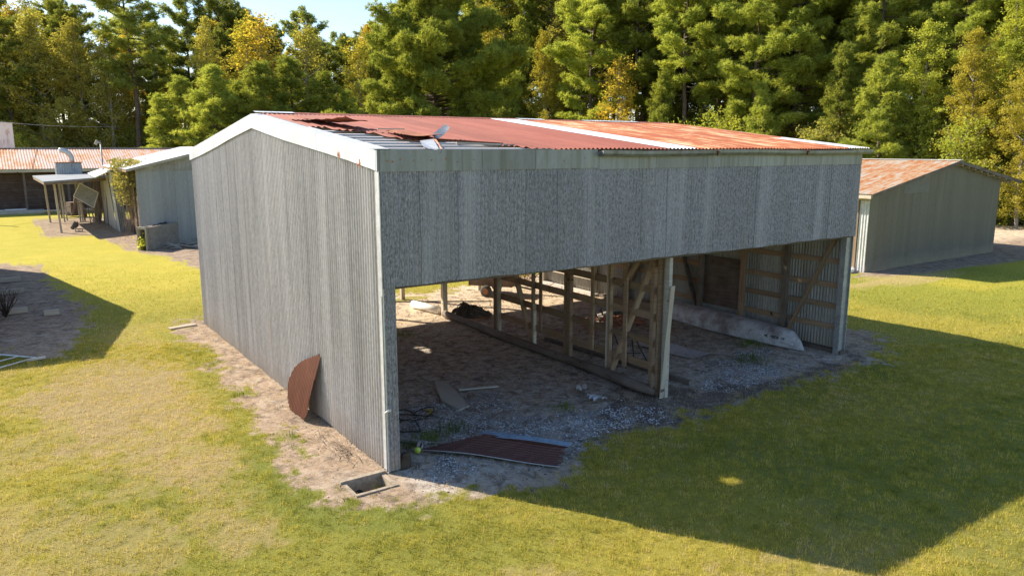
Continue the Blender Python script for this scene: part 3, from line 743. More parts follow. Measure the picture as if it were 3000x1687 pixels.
# garden trailer behind the shed
tr = empty('garden_trailer', (9.4, 11.3, 0), 'small rusty two-wheeled garden trailer filled with junk behind the open back', 'trailer')
dv = np.array([.62, -.78, 0]); dv /= np.linalg.norm(dv); sv = np.array([.78, .62, 0]); c0 = np.array([9.45, 11.45, 0.0])
def tp(a, b_, z): return tuple(c0 + dv * a + sv * b_ + np.array([0, 0, z]))
b = MB()
b.beam(tp(-.75, 0, .36), tp(.75, 0, .36), .95, .03)
b.build('bed', M['red_bed'], tr)
for s in (-1, 1):
    b = MB(); b.beam(tp(-.75, s * .48, .5), tp(.75, s * .48, .5), .025, .28); b.build('side_panel', M['red_bed'], tr)
for s in (-1, 1):
    b = MB(); b.beam(tp(s * .76, -.5, .5), tp(s * .76, .5, .5), .03, .32); b.build('end_panel', M['red_bed'], tr)
b = MB(); b.beam(tp(.75, 0, .33), tp(1.5, 0, .2), .06, .05); b.build('drawbar', M['red_bed'], tr)
for s in (-1, 1):
    b = MB(); b.tube([tp(-.1, s * .52, .2), tp(-.1, s * .56, .2), tp(-.1, s * .64, .2), tp(-.1, s * .68, .2)], [.15, .2, .2, .15], 20); wheel = b.build('wheel', M['tyre'], tr, True)
    b = MB(); b.tube([tp(-.1, s * .66, .2), tp(-.1, s * .69, .2)], [.11, .10], 16); b.build('rim', M['red_rim'], wheel)
b = MB()
for k in range(16): b.box(tp(random.uniform(-.1, .55), random.uniform(-.3, .3), random.uniform(.42, .72)), (random.uniform(.06, .22), random.uniform(.05, .2), random.uniform(.02, .1)), random.uniform(0, 3), random.uniform(-.6, .6))
b.build('scrap_load', M['galv_light'], tr)
# prickly scrap iron heap in the back right
b = MB()
for k in range(46):
    x, y = 12.0 + random.gauss(0, .6), 13.0 + random.gauss(0, .5); a = random.uniform(0, 6.28)
    b.beam((x, y, random.uniform(.02, .2)), (x + math.cos(a) * random.uniform(.1, .5), y + math.sin(a) * random.uniform(.1, .5), random.uniform(.02, .35)), .025, .02)
tag(b.build('scrap_pile', M['rust'], None), 'tangle of rusty scrap iron in the sun outside the back right corner', 'scrap')
# junk along the middle right: boards, slabs, brown litter pile, a low beam
b = MB()
for k in range(5): b.beam((9.9 + k * .28, 6.3 + .1 * k, .06 + .03 * (k % 2)), (10.7 + k * .3, 7.6 - .1 * k, .12), .14, .03)
solo('board_stack', b, 'lumber_grey', 'loose grey boards lying askew beyond the partition near the canoe', 'boards')
b = MB(); b.beam((11.2, 7.6, .17), (11.9, 5.9, .17), .26, .28); solo('timber_baulk', b, 'lumber', 'thick squared brown timber lying by the end wall beyond the canoe', 'timber')
b = MB()
for k in range(240):
    x, y = 9.9 + random.gauss(0, .55), 5.6 + random.gauss(0, .38); a = random.uniform(0, 6.28); L = random.uniform(.05, .28)
    z = max(0.01, .16 - .2 * math.hypot((x - 9.9), (y - 5.6)) * .7) * random.random() + .01
    b.beam((x, y, z), (x + math.cos(a) * L, y + math.sin(a) * L, z + random.uniform(-.01, .06)), random.uniform(.015, .05), .012)
solo('kindling_pile', b, 'rust_torn', 'low pile of reddish bark and splintered wood on the shed floor', 'wood pile')
me = sheet_grid((8.55, 3.55, .03), (.12, -.99, 0), (.99, .12, 0), 1.9, .75, 30, 44, lambda u, v: (0, 0, .008 * math.sin(v * 2 * math.pi / .068) + .03 * math.sin(u * 2.2) ** 2))
_m = link('corrugated_sheet', me, M['galv_light'], None, True); tag(_m, 'pale corrugated sheet lying flat on the floor just beyond the stud partition', 'metal sheet')
# steel folding frame standing by the partition
fr = empty('sawhorse_frame', (7.0, 2.4, 0), 'thin dark metal trestle standing behind the stud partition', 'trestle')
for (a, c) in (((6.95, 2.55, 0), (7.02, 2.6, .72)), ((7.45, 2.3, 0), (7.38, 2.35, .72)), ((7.0, 2.1, 0), (7.02, 2.55, .72)), ((7.52, 1.85, 0), (7.38, 2.3, .72))):
    b = MB(); b.tube([a, c], .014, 6); b.build('leg', M['black'], fr)
b = MB(); b.tube([(6.9, 2.62, .72), (7.5, 2.3, .72)], .016, 6); b.tube([(6.97, 2.35, .3), (7.45, 2.1, .3)], .012, 6); b.build('crossbar', M['black'], fr)

# leaning rusty sheet against the gable wall
LP = [(2.74, 1.21), (2.84, 1.24), (3.1, 1.14), (3.55, .96), (3.85, .76), (4.0, .5), (3.95, .2), (3.72, .0), (2.96, .02), (2.84, .12), (2.78, .56)]
ly, lz_ = np.meshgrid(np.linspace(2.7, 4.05, 121), np.linspace(0, 1.26, 61), indexing='ij'); ins_ = polysd(ly, lz_, LP) > -.008
me = sheet_grid((-.34, 2.7, .01), (0, 1, 0), (.255, 0, 1), 1.35, 1.26, 120, 60, lambda u, v: (-.008 * math.sin(u * 2 * math.pi / .075) - .03 * math.sin(v * 2.4), 0, 0), lambda u, v: bool(ins_[int(u / 1.35 * 120), int(v / 1.26 * 60)]))
_m = link('rusty_sheet', me, M['rust'], None, True); tag(_m, 'rounded dark red rusty sheet leaning against the sunlit gable wall', 'metal sheet')

# torn roofing sheet lying in front of the opening
gs = empty('roofing_sheet', (1.9, -.5, 0), 'long dark brown rusted roofing sheet lying on the ground before the opening', 'metal sheet')
A = np.array([.78, .42]); e1 = np.array([2.30, -1.42]) - A; L1 = np.linalg.norm(e1); e1 /= L1; e2 = np.array([-e1[1], e1[0]])
me = sheet_grid((A[0], A[1], .05), (e1[0], e1[1], 0), (e2[0], e2[1], 0), L1, .64, 60, 72,
    lambda u, v: (0, 0, .008 * math.sin(v * 2 * math.pi / .068) + .10 * (v / .64) ** 2 + .03 * math.sin(u * 2.1) + .02 * (u / L1)), lambda u, v: v < .64 * min(1, (u / .95) ** .9) + .02 and not (u > L1 - .03 - .04 * math.sin(v * 40)))
_m = link('rusted_sheet', me, M['rust_dark'], gs, True)
me = sheet_grid((A[0] + e1[0] * .85 + e2[0] * .56, A[1] + e1[1] * .85 + e2[1] * .56, .16), (e1[0], e1[1], 0), (e2[0], e2[1], 0), L1 - .82, .22, 40, 24,
    lambda u, v: (0, 0, .01 * math.sin(v * 2 * math.pi / .068) + .03 * math.sin(u * 2.1) + .05 * v), lambda u, v: v < .22 - .08 * (u / L1) and v > .05 * math.sin(u * 9) * (u < .3))
link('overlapping_strip', me, M['galv_blue'], gs, True)
b = MB(); b.tube([tuple(np.array([*(A + e1 * s), .045 + .03 * math.sin(s * 2.1) + .02 * s / L1])) for s in np.linspace(-.12, L1, 14)], .009, 6); b.build('bent_edge', M['galv_mid'], gs, True)
# crumpled pale sheet scraps
for k, (x, y, s, rz, lab) in enumerate(((5.0, .62, .5, .3, 'crumpled pale metal scrap on the dark floor in the shed mouth near the pole end'), (5.28, 1.3, .34, 1.1, 'smaller crumpled pale metal scrap a step further inside beside the fallen pole'))):
    me = sheet_grid((x - s / 2, y - s * .3, .04), (math.cos(rz), math.sin(rz), 0), (-math.sin(rz), math.cos(rz), 0), s, s * .8, 24, 24,
        lambda u, v: (.02 * math.sin(v * 30), 0, .05 * abs(math.sin(v * 24 + u * 3)) + .05 * math.sin(u * 9)), lambda u, v: (u - s / 2) ** 2 + (v - s * .4) ** 2 < (s * .42) ** 2 * (1 + .3 * math.sin(9 * math.atan2(v - s * .4, u - s / 2))))
    tag(link('metal_scrap', me, M['galv_light'], None, False), lab, 'scrap')
# broken plywood slab and thin pieces on the floor
b = MB(); b.face([(2.32, 1.78, .05), (2.62, 1.86, .03), (2.82, 2.5, .03), (3.02, 3.4, .03), (2.86, 3.72, .03), (2.66, 3.3, .03), (2.3, 2.4, .06)]); b.face([(2.32, 1.78, .02), (2.3, 2.4, .03), (2.66, 3.3, .0), (2.86, 3.72, .0), (3.02, 3.4, .0), (2.82, 2.5, .0), (2.62, 1.86, .0)])
for k in range(6):
    q = [(2.32, 1.78), (2.62, 1.86), (2.82, 2.5), (3.02, 3.4), (2.86, 3.72), (2.66, 3.3), (2.3, 2.4)]; a, c = q[k], q[k + 1]; b.face([(a[0], a[1], .0), (c[0], c[1], .0), (c[0], c[1], .04), (a[0], a[1], .04)])
b.face([(2.3, 2.4, 0), (2.32, 1.78, 0), (2.32, 1.78, .05), (2.3, 2.4, .06)])
solo('plywood_slab', b, 'lumber_grey', 'broken dull plywood slab lying flat on the gravelly shed floor', 'board')
b = MB(); b.beam((2.95, 2.85, .04), (3.75, 2.55, .05), .09, .03); solo('loose_board', b, 'lumber_grey', 'short thin board lying just beyond the plywood slab', 'board')
b = MB(); b.beam((1.05, 2.55, .03), (1.45, 2.4, .03), .35, .05); b.box((1.32, 2.75, .07), (.3, .2, .06), .4); solo('paving_slab', b, 'concrete', 'broken grey concrete slab beside the near corner post', 'slab')
b = MB(); b.beam((.42, 1.42, .06), (1.0, .62, .05), .085, .05); b.beam((.95, .75, .04), (2.0, -.1, .02), .03, .02)
solo('metal_channel', b, 'galv_mid', 'straight grey steel channel lying just inside the near corner post', 'steel bar')
# black hose loops
b = MB(); pts = []
for k in range(90):
    a = k * .28; pts.append((1.25 + .012 * k * .6 * math.cos(a * .3) + .23 * math.cos(a) * (1 + .3 * math.sin(k * .1)), 2.0 + .28 * math.sin(a) * (1 + .3 * math.cos(k * .13)), .03 + .02 * math.sin(a * 1.7) + .02))
b.tube(pts, .010, 6); b.tube([(.95, 2.05, .03), (.8, 1.7, .03), (.9, 1.35, .04), (1.2, 1.2, .03), (1.3, 1.5, .04), (1.35, 1.72, .05)], .012, 6)
solo('hose', b, 'black', 'tangled thin black hose on pale gravel inside the near corner', 'hose', smooth=True)
for k, (x, y, r_) in enumerate(((1.28, 2.32, .1), (1.86, 2.1, 2.2), (1.78, 1.93, .5))):
    b = MB(); b.box((x, y, .035), (.13, .035, .02), r_)
    solo('yellow_strip', b, 'yellow', ('small yellow strip nearest the corner post, beside the black hose', 'small yellow strip, the farther of the two lying right of the hose', 'small yellow strip, the nearer of the two lying right of the hose')[k], 'plastic strip', 'yellow strips on the gravel')
# torch
to = empty('torch', (.80, .45, 0), 'pale lime and black plastic torch lying in the weeds near the roofing sheet', 'torch')
ta = Vector((.70, .36, .07)); td = Vector((.16, .22, .01)).normalized()
b = MB(); b.tube([ta, ta + td * .05], [.055, .055], 14); b.build('lamp_head', M['lime'], to, True)
b = MB(); b.tube([ta + td * .05, ta + td * .10, ta + td * .26], [.05, .042, .042], 14); b.build('barrel', M['black'], to, True)
b = MB(); b.beam(ta + td * .08 + Vector((0, 0, .045)), ta + td * .25 + Vector((0, 0, .045)), .045, .012); b.beam(ta + td * .1 + Vector((.045, -.03, 0)), ta + td * .25 + Vector((.045, -.03, 0)), .012, .04); b.build('side_plate', M['galv_light'], to)
# stump rotten by the corner
b = MB(); b.tube([(.30, .1, -.02), (.32, .05, .1), (.33, .02, .2), (.36, -.02, .24)], [.13, .11, .08, .03], 9); solo('rotten_stump', b, 'soil', 'dark rotten stump against the foot of the near corner post', 'stump')

# sunken concrete drain box with weeds
pit = empty('drain_box', (-.41, -.22, 0), 'open sunken concrete drain box beside the foot of the corner post', 'drain')
x0, x1, y0, y1 = PIT
b = MB(); ztop = -.012
b.box(((x0 + x1) / 2, y0 - .035, ztop - .2), (x1 - x0 + .10, .06, .46)); b.build('drain_rim', M['drain'], pit)
b = MB(); b.box((x0 - .035, (y0 + y1) / 2, ztop - .21), (.06, y1 - y0 - .02, .44)); b.build('drain_rim', M['drain'], pit)
b = MB(); b.box((x1 + .03, (y0 + y1) / 2, ztop - .20), (.07, y1 - y0 - .02, .42)); b.build('drain_rim', M['drain'], pit)
b = MB(); b.box(((x0 + x1) / 2, y1 + .035, ztop - .19), (x1 - x0 + .16, .09, .47)); b.build('drain_rim', M['drain'], pit)
b = MB(); b.box(((x0 + x1) / 2, (y0 + y1) / 2, -.44), (x1 - x0 + .1, y1 - y0 + .1, .04)); b.build('drain_floor', M['soil'], pit)
b = MB(); b.tube([(x0 + .2, y1 - .04, -.25), (x0 + .2, y1 + .2, -.25)], .09, 14); b.build('drain_pipe', M['black'], pit, True)

def blades(name, centres, n, h, mat, spread=.12, wid=.012, droop=.5, seed=1, parent=None):
    r = np.random.default_rng(seed); V = []; F = []
    for (cx_, cy_, cz_) in centres:
        for k in range(n):
            a = r.uniform(0, 6.28); x = cx_ + r.normal(0, spread); y = cy_ + r.normal(0, spread); L = h * r.uniform(.5, 1.15); dx, dy = math.cos(a), math.sin(a); dr = droop * r.uniform(.2, 1)
            base = len(V); px_, py_ = -dy * wid / 2, dx * wid / 2
            for (t_, ww) in ((0, 1), (.55, .8), (1, .1)):
                ox = dx * L * dr * t_ ** 2; oz = L * (t_ - .35 * dr * t_ ** 2)
                V.append((x + ox * 1 + px_ * ww, y + dy / max(abs(dx), 1e-6) * 0 + dy * L * dr * t_ ** 2 + py_ * ww, cz_ + oz)); V.append((x + ox - px_ * ww, y + dy * L * dr * t_ ** 2 - py_ * ww, cz_ + oz))
            F += [[base, base + 1, base + 3, base + 2], [base + 2, base + 3, base + 5, base + 4]]
    return link(name, np_mesh(name, np.array(V), np.array(F)), mat, parent)
M['grass_dk'] = leaf_mat('weed_blades', (.10, .16, .025), (.20, .27, .04), .4, 3)
M['straw'] = leaf_mat('straw_blades', (.40, .30, .17), (.58, .46, .28), .3, 3)
blades('weeds', [(x0 + .45, y0 + .1, -.4), (x0 + .5, y0 + .25, -.4)], 16, .5, M['grass_dk'], .05, .012, .9, 3, pit)
# weed clumps one can point at
for k, (x, y, s, nn, lab) in enumerate(((1.2, .85, .16, 170, 'green weed clump on the gravel between torch and plywood slab'), (.75, .72, .09, 70, 'small weed clump around the steel channel end by the torch'), (1.75, 1.0, .15, 120, 'low green weed patch in the middle of the gravel in the shed mouth'),
        (.62, 2.9, .07, 60, 'small dark green weed close inside the near corner post'), (3.9, 7.9, .3, 200, 'green grass clump inside the shed behind the near corner post'), (11.1, 1.9, .25, 200, 'green weed strip along the near side of the upturned canoe'),
        (9.9, .9, .28, 200, 'low green weed clump on the gravel in front of the canoe'), (4.1, .75, .12, 80, 'mossy green weed clump by the crumpled metal scrap'), (-.85, 5.1, .05, 30, 'little green weed on the dirt strip beside the gable wall, farther one'), (-.75, 2.35, .05, 24, 'little green weed on the dirt strip beside the gable wall, nearer one'))):
    tag(blades('weed_clump', [(x, y, 0)], nn, .15, M['grass_dk'], s, .010, .6, 20 + k), lab, 'weeds', 'weed clumps on bare ground')
# dry vine stalks piled beside the wall foot
b = MB()
for k in range(26):
    x = -.28 + random.gauss(0, .08); y = 1.35 + random.gauss(0, .38); p = [(x, y, .02)]
    a = random.uniform(1.1, 2.1) * random.choice((-1, 1)); L = random.uniform(.2, .55)
    for q in (.4, .75, 1): p.append((x + math.cos(a) * L * q * .45 + random.gauss(0, .015), y + math.sin(a) * L * q + random.gauss(0, .015), .02 + .12 * math.sin(q * 3) * random.random()))
    b.tube(p, [.006, .006, .005, .003], 5)
tag(b.build('vine_stalks', M['twig'], None), 'tangle of pale dry vine stalks on the dirt beside the gable wall', 'dead vines')
b = MB(); b.box((-.62, 12.3, .02), (.75, .22, .03), .2); solo('pale_board', b, 'lumber_pale', 'small pale board lying at the far foot of the gable wall', 'board')
b = MB(); b.tube([(2.35, 13.6, .03), (4.6, 12.9, .02), (7.2, 11.2, .03), (8.6, 10.3, .02)], .02, 6); solo('ground_cable', b, 'black', 'thin dark cable snaking over the sunny ground behind the shed', 'cable')

# ---- yard on the far left
gp = empty('gate_panel', (-4.75, 11.2, 0), 'pale tubular gate panel lying flat in the shade at the left', 'gate')
b = MB()
b.tube([(-4.25, 10.6, .07), (-6.2, 12.9, .07)], .022, 8); b.tube([(-5.15, 9.95, .07), (-7.1, 12.25, .07)], .022, 8); b.build('side_rail', M['galv_light'], gp, True)
for k in range(7):
    f_ = k / 6; b = MB(); b.tube([(-4.25 - 1.95 * f_, 10.6 + 2.3 * f_, .07), (-5.15 - 1.95 * f_, 9.95 + 2.3 * f_, .07)], .018, 8); b.build('rung', M['galv_light'], gp, True)
b = MB(); b.beam((-4.05, 10.62, .05), (-4.45, 10.5, .05), .06, .05); solo('pale_bar', b, 'galv_light', 'short pale bar lying off the end of the gate panel', 'bar')
for k, (x, y, L, lab) in enumerate(((-4.45, 17.1, .55, 'thin pale board in the left shade right beside the dead shrub'), (-4.5, 21.0, .7, 'thin pale board in the left shade behind the dead shrub'), (-4.5, 23.9, .7, 'thin pale board in the left shade, farthest from the camera'), (-3.6, 16.2, .4, 'short pale board in the left shade, rightmost of the loose boards'))):
    b = MB(); b.box((x, y, .09), (L, .16, .16), .08); solo('plank', b, 'lumber_grey', lab, 'board', 'boards lying in the left yard')
sh = empty('dead_shrub', (-4.75, 16.7, 0), 'dark leafless shrub standing in the shade at the left edge', 'shrub')
b = MB()
for k in range(34):
    a = random.uniform(0, 6.28); r_ = random.uniform(.1, .5); h_ = random.uniform(.3, .8)
    p = [(-4.75, 16.7, 0), (-4.75 + r_ * .4 * math.cos(a), 16.7 + r_ * .4 * math.sin(a), h_ * .45), (-4.75 + r_ * math.cos(a), 16.7 + r_ * math.sin(a), h_)]
    b.tube(p, [.016, .008, .003], 5)
    for q in range(4):
        a2 = random.uniform(0, 6.28); c_ = Vector(p[2]) * (.4 + .15 * q) + Vector(p[1]) * (.6 - .15 * q); b.tube([c_, c_ + Vector((math.cos(a2) * .15, math.sin(a2) * .15, .18))], [.006, .002], 4)
b.build('branches', M['twig_dark'], sh)
# ------------------------------------------------------------------ the other buildings
def slab_roof(b, p00, p10, p11, p01, th=.05):
    P_ = [Vector(p) for p in (p00, p10, p11, p01)]; n_ = (P_[1] - P_[0]).cross(P_[3] - P_[0]).normalized()
    if n_.z < 0: n_ = -n_; 
    Q = [p - n_ * th for p in P_]
    b.face(P_); b.face(Q[::-1])
    for i in range(4):
        j = (i + 1) % 4; b.face([P_[i], Q[i], Q[j], P_[j]])
    return b
def corr_roof(name, par, x0, x1, z0, z1, y0, y1, mat, pitch=.1, seg=4):
    """sheet ribs run from eave (x0,z0) to ridge (x1,z1), repeated along y"""
    return corr(name, M[mat], par, lambda u: (x0, y0 + u, z0), lambda u: (x1, y0 + u, z1), y1 - y0, (0, 0, 1), pitch=pitch, amp=.012, seg=seg)
# ---- right shed
rs = empty('open_shed', (30.2, 12, 0), 'low grey corrugated shed with white and rust streaked roof at the right', 'shed')
XW, XEa, YF, YB = 24.5, 35.7, 6.7, 18.5
XR, ZR, ZW, ZE = 30.8, 4.46, 3.3, 3.66
def rz(x): return ZW - .04 + (ZR - ZW) * (x - XW) / (XR - XW) if x < XR else ZR - .04 + (ZE - ZR) * (x - XR) / (XEa - XR)
zsm = lambda x: 3.12 + .14 * (x - XW) / (XEa - XW)
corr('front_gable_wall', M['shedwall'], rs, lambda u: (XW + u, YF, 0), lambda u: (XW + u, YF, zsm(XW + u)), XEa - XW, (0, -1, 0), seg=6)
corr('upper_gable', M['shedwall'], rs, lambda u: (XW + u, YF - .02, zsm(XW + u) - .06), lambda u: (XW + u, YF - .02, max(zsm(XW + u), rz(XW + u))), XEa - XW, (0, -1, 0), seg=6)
b = MB(); xa, xb = 26.9, 28.9; b.face([(xa, YF - .035, zsm(xa) - .02), (xb, YF - .035, zsm(xb) - .02), (xb, YF - .035, rz(xb) - .12), (xa, YF - .035, rz(xa) - .12)]); P('patch_panel', b, 'inside_dark', rs)
corr('east_wall', M['shedwally'], rs, lambda u: (XEa, YF + u, 0), lambda u: (XEa, YF + u, ZE - .04), YB - YF, (1, 0, 0), seg=4)
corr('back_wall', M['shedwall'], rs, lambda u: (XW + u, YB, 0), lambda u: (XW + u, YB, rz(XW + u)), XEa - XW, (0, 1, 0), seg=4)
corr('corner_wall', M['galv_light'], rs, lambda u: (XW - .02, YF + u, 0), lambda u: (XW - .02, YF + u, 3.1), .42, (-1, 0, 0), pitch=.12, amp=.014)
sw = (ZR - ZW) / (XR - XW); sE = (ZE - ZR) / (XEa - XR)
corr_roof('roof', rs, XW - .55, XR, ZW - sw * .55 + .02, ZR + .02, YF - .35, YB + .3, 'roof_shed')['label'] = 'white and orange streaked roof slope'
corr_roof('roof', rs, XEa + 1.35, XR, ZE + sE * 1.35 + .02, ZR + .02, YF - .35, YB + .3, 'roof_shed')
b = MB()
b.beam((XW - .55, YF - .36, ZW - sw * .55 - .05), (XR, YF - .36, ZR - .05), .03, .13); b.beam((XR, YF - .36, ZR - .05), (XEa + 1.35, YF - .36, ZE + sE * 1.35 - .05), .03, .15)
P('rake_board', b, 'lumber_dark', rs)
b = MB(); b.beam((XR, YF - .4, ZR + .045), (XR, YB + .3, ZR + .045), .25, .02); P('ridge_cap', b, 'roof_white', rs)
for k in range(9):
    x = XR + .3 + k * .62; b = MB(); b.beam((x, YF - .33, ZR + sE * (x - XR) - .14), (x, YF + .1, ZR + sE * (x - XR) - .14), .06, .10); P('rafter_tail', b, 'lumber_pale', rs)
b = MB(); b.beam((XW - .5, YF - .3, ZW - sw * .5 - .09), (XW - .5, YB, ZW - sw * .5 - .09), .03, .16); P('eave_board', b, 'lumber_pale', rs)
b = MB(); b.beam((XW - .03, YF, 3.02), (XW - .03, YB, 3.02), .08, .18); P('header_beam', b, 'lumber_pale', rs)
for y in (YF + .5, 10.6, 14.5, YB - .1):
    b = MB(); b.beam((XW, y, 0), (XW, y, 3.0), .13, .13); P('post', b, 'lumber', rs)
for (a, c) in (((XW - .02, YF + .45, 2.15), (XW - .02, YF + 1.6, 2.98)), ((XW - .02, 10.6, 2.2), (XW - .02, 9.6, 2.98))):
    b = MB(); b.beam(a, c, .05, .11, (1, 0, 0)); P('knee_brace', b, 'lumber_pale', rs)
b = MB()
for k in range(5): b.beam((26.0 + k * .5, 9 + k, .3 + .2 * k), (28.5, 12 + k * .3, .4 + .2 * k), .1, .05)
P('stored_boards', b, 'lumber_grey', rs)
b = MB()
for k in range(5): b.box((23.9 + .12 * k, 6.95 + .07 * k, .09 + .03 * (k % 2)), (.26, .12, .1), k)
solo('white_rubble', b, 'white_paint', 'few white broken pieces on the ground by the right shed corner', 'rubble')
# ---- near left shed
ls = empty('metal_shed', (5.5, 37, 0), 'grey corrugated shed with a bright white roof behind the gable wall at left', 'shed')
def lz(x): return 3.98 + (x - 1.0) * (5.08 - 3.98) / 4.5 if x < 5.5 else 5.08 - (x - 5.5) * .244
corr('south_wall', M['shedwall2'], ls, lambda u: (1.45 + u, 33.0, 0), lambda u: (1.45 + u, 33.0, 3.9), 8.1, (0, -1, 0), seg=4)
corr('upper_gable', M['inside'], ls, lambda u: (1.45 + u, 32.97, 3.85), lambda u: (1.45 + u, 32.97, max(3.86, lz(1.45 + u) - .1)), 8.1, (0, -1, 0), seg=4)
corr('east_wall', M['shedwally'], ls, lambda u: (9.55, 33 + u, 0), lambda u: (9.55, 33 + u, 4.0), 9, (1, 0, 0), seg=4)
corr_roof('roof', ls, .95, 5.5, 3.97, 5.10, 32.55, 42.3, 'roof_white')['label'] = 'bright white roof slope'
corr_roof('roof', ls, 10.0, 5.5, 3.98, 5.10, 32.55, 42.3, 'roof_white')
b = MB(); b.beam((.95, 32.54, 3.90), (5.5, 32.54, 5.02), .03, .12); b.beam((5.5, 32.54, 5.02), (10, 32.54, 3.9), .03, .12); P('rake_board', b, 'lumber_grey', ls)
b = MB(); b.beam((.97, 32.6, 3.88), (.97, 42.3, 3.88), .03, .12); P('eave_board', b, 'lumber', ls)
b = MB(); b.box((2.1, 37.3, 1.8), (.05, 7.6, 3.6)); P('inner_wall', b, 'barnwood', ls)
b = MB()
for y in (33.6, 34.9, 36.4, 38.1, 39.6): b.box((2.03, y, 1.9), (.06, .12, 3.8))
P('wall_batten', b, 'lumber_dark', ls)
b = MB(); b.box((1.7, 33.1, 1.9), (.5, .14, 3.8)); P('corner_post', b, 'lumber_dark', ls)
corr('pillar', M['galv_mid'], ls, lambda u: (1.45 + u * .5, 41.0, 0), lambda u: (1.2 + u * .5, 41.0, 3.75), .9, (0, -1, 0), pitch=.2, amp=.03)
corr('pillar', M['shedwally'], ls, lambda u: (1.45, 41.0 + u, 0), lambda u: (1.2, 41.0 + u, 3.7), 1.1, (-1, 0, 0), pitch=.2, amp=.02)
# sheet doors leaning along the west side
for k, (ya, yb, lean, x_, mt) in enumerate(((42.4, 44.7, -.25, 1.45, 'shedwally'), (44.8, 46.5, -.05, 1.5, 'shedwally'), (46.6, 48.9, .0, 1.45, 'concrete'))):
    me = sheet_grid((x_, ya, 0), (0, 1, 0), (lean, 0, 3.3), yb - ya, 1, 16, 6, lambda u, v: (.02 * math.sin(u * 18), 0, 0))
    link('leaning_door', me, M[mt], ls, False)
b = MB(); slab_roof(b, (.4, 41.6, 3.3), (1.5, 41.0, 3.85), (1.9, 47.0, 3.9), (.6, 47.5, 3.4), .06); P('lean_to_roof', b, 'galv_light', ls)
# vine hanging off the shed corner
vi = empty('hanging_vine', (1.6, 35.5, 0), 'bushy vine hanging off the eave corner of the white-roofed shed', 'vine')
r = np.random.default_rng(5); N_ = 2600
def leaf_cloud(C, S, size, r, flat=.0):
    """C (n,3) centres, returns quads"""
    n_ = len(C); a = r.normal(size=(n_, 3)); a /= np.linalg.norm(a, axis=1)[:, None]; b_ = r.normal(size=(n_, 3)); b_ -= a * (a * b_).sum(1)[:, None]; b_ /= np.linalg.norm(b_, axis=1)[:, None]
    s_ = size * r.uniform(.6, 1.3, (n_, 1)); 
    V = np.stack([C - a * s_, C + b_ * s_ * .62, C + a * s_, C - b_ * s_ * .62], 1).reshape(-1, 3)
    return V, np.arange(n_ * 4).reshape(-1, 4)
u_ = r.uniform(0, 1, N_); C = np.stack([1.25 + r.normal(0, .30, N_) * (1.15 - u_ * .6), 35.2 + r.normal(0, .9, N_) * (1.1 - u_ * .7), 4.35 - u_ * 2.0 + r.normal(0, .16, N_)], 1)
C += .12 * np.sin(C * 5)
V_, F_ = leaf_cloud(C, 1, .075, r); link('vine_leaves', np_mesh('vine_leaves', V_, F_), M['lf_vine'], vi)
b = MB()
for k in range(30):
    x, y = 1.3 + random.gauss(0, .15), 34.9 + random.gauss(0, .6); b.tube([(x, y, random.uniform(2.2, 4)), (x + random.gauss(0, .15), y, random.uniform(.9, 2)), (x + random.gauss(0, .3), y + random.gauss(0, .2), random.uniform(0, 1.2))], [.015, .01, .004], 4)
b.build('vine_stems', M['twig'], vi)
dv2 = empty('dead_vine', (1.25, 49, 0), 'pale dead vine climbing beside the leaning sheet doors', 'vine')
b = MB()
for k in range(60):
    x, y = 1.1 + random.gauss(0, .12), 48.9 + random.gauss(0, .3); b.tube([(x, y, 0), (x + random.gauss(0, .2), y, 1.3), (x + random.gauss(0, .35), y, random.uniform(1.6, 3.2))], [.02, .014, .006], 4)
b.build('vine_stems', M['twig'], dv2)
# concrete trough
tk = empty('concrete_trough', (2.4, 32.4, 0), 'big tilted stained concrete trough full of soil in front of the left shed', 'trough')
Nn = np.array([1.4, 30.75, 0]); Ld = np.array([2.75, 3.4, 0]); Wd = np.array([-.62, .95, 0]) * .5
def tq(a, c, z): return tuple(Nn + Ld * a + Wd * c + np.array([0, 0, z]))
def wall4(a0, c0, a1, c1, z0a, z1a, th, out):
    b = MB(); b.beam(tq(a0, c0, (z0a + z1a) / 2), tq(a1, c1, (z0a + z1a) / 2), th, z1a - z0a); return b
wall4(0, 0, 1, 0, 0, 1.14, .12, 0).build('long_side', M['concrete'], tk); wall4(0, 1, 1, 1, 0, 1.1, .12, 0).build('long_side', M['concrete'], tk)
wall4(1, 0, 1, 1, 0, 1.0, .12, 0).build('end_side', M['concrete'], tk)
b = MB(); b.beam(tq(0, -.02, 0.6), tq(0, .1, .6), .14, 1.2); b.beam(tq(0, 1, 0.56), tq(0, 1.1, .56), .12, 1.2); b.beam(tq(0, 0, 1.1), tq(0, 1, 1.1), .1, .12); b.build('end_frame', M['lumber_grey'], tk)
G = np.zeros((12, 6, 3))
for i in range(12):
    for j in range(6):
        G[i, j] = tq(.05 + .9 * i / 11, .1 + .8 * j / 5, .98 + .18 * math.sin(i * .9) * math.sin(j * 1.1) + .10 * random.random())
b = MB(); b.grid(G); b.build('soil_fill', M['soil'], tk)
V_, F_ = leaf_cloud(np.array(tq(.0, .5, .35)) + r.normal(0, .16, (160, 3)), 1, .06, r); link('weeds', np_mesh('weeds', V_, F_), M['lf_green'], tk)
b = MB()
for k in range(40):
    x, y = 3.9 + random.gauss(0, .8), 31.2 + random.gauss(0, 1.0); a = random.uniform(0, 6.28); b.beam((x, y, .04), (x + math.cos(a) * .8, y + math.sin(a) * .8, random.uniform(.04, .25)), .07, .03)
solo('scrap_boards', b, 'lumber_grey', 'scattered grey scrap boards at the foot of the shed beside the trough', 'boards')
bb = MB()
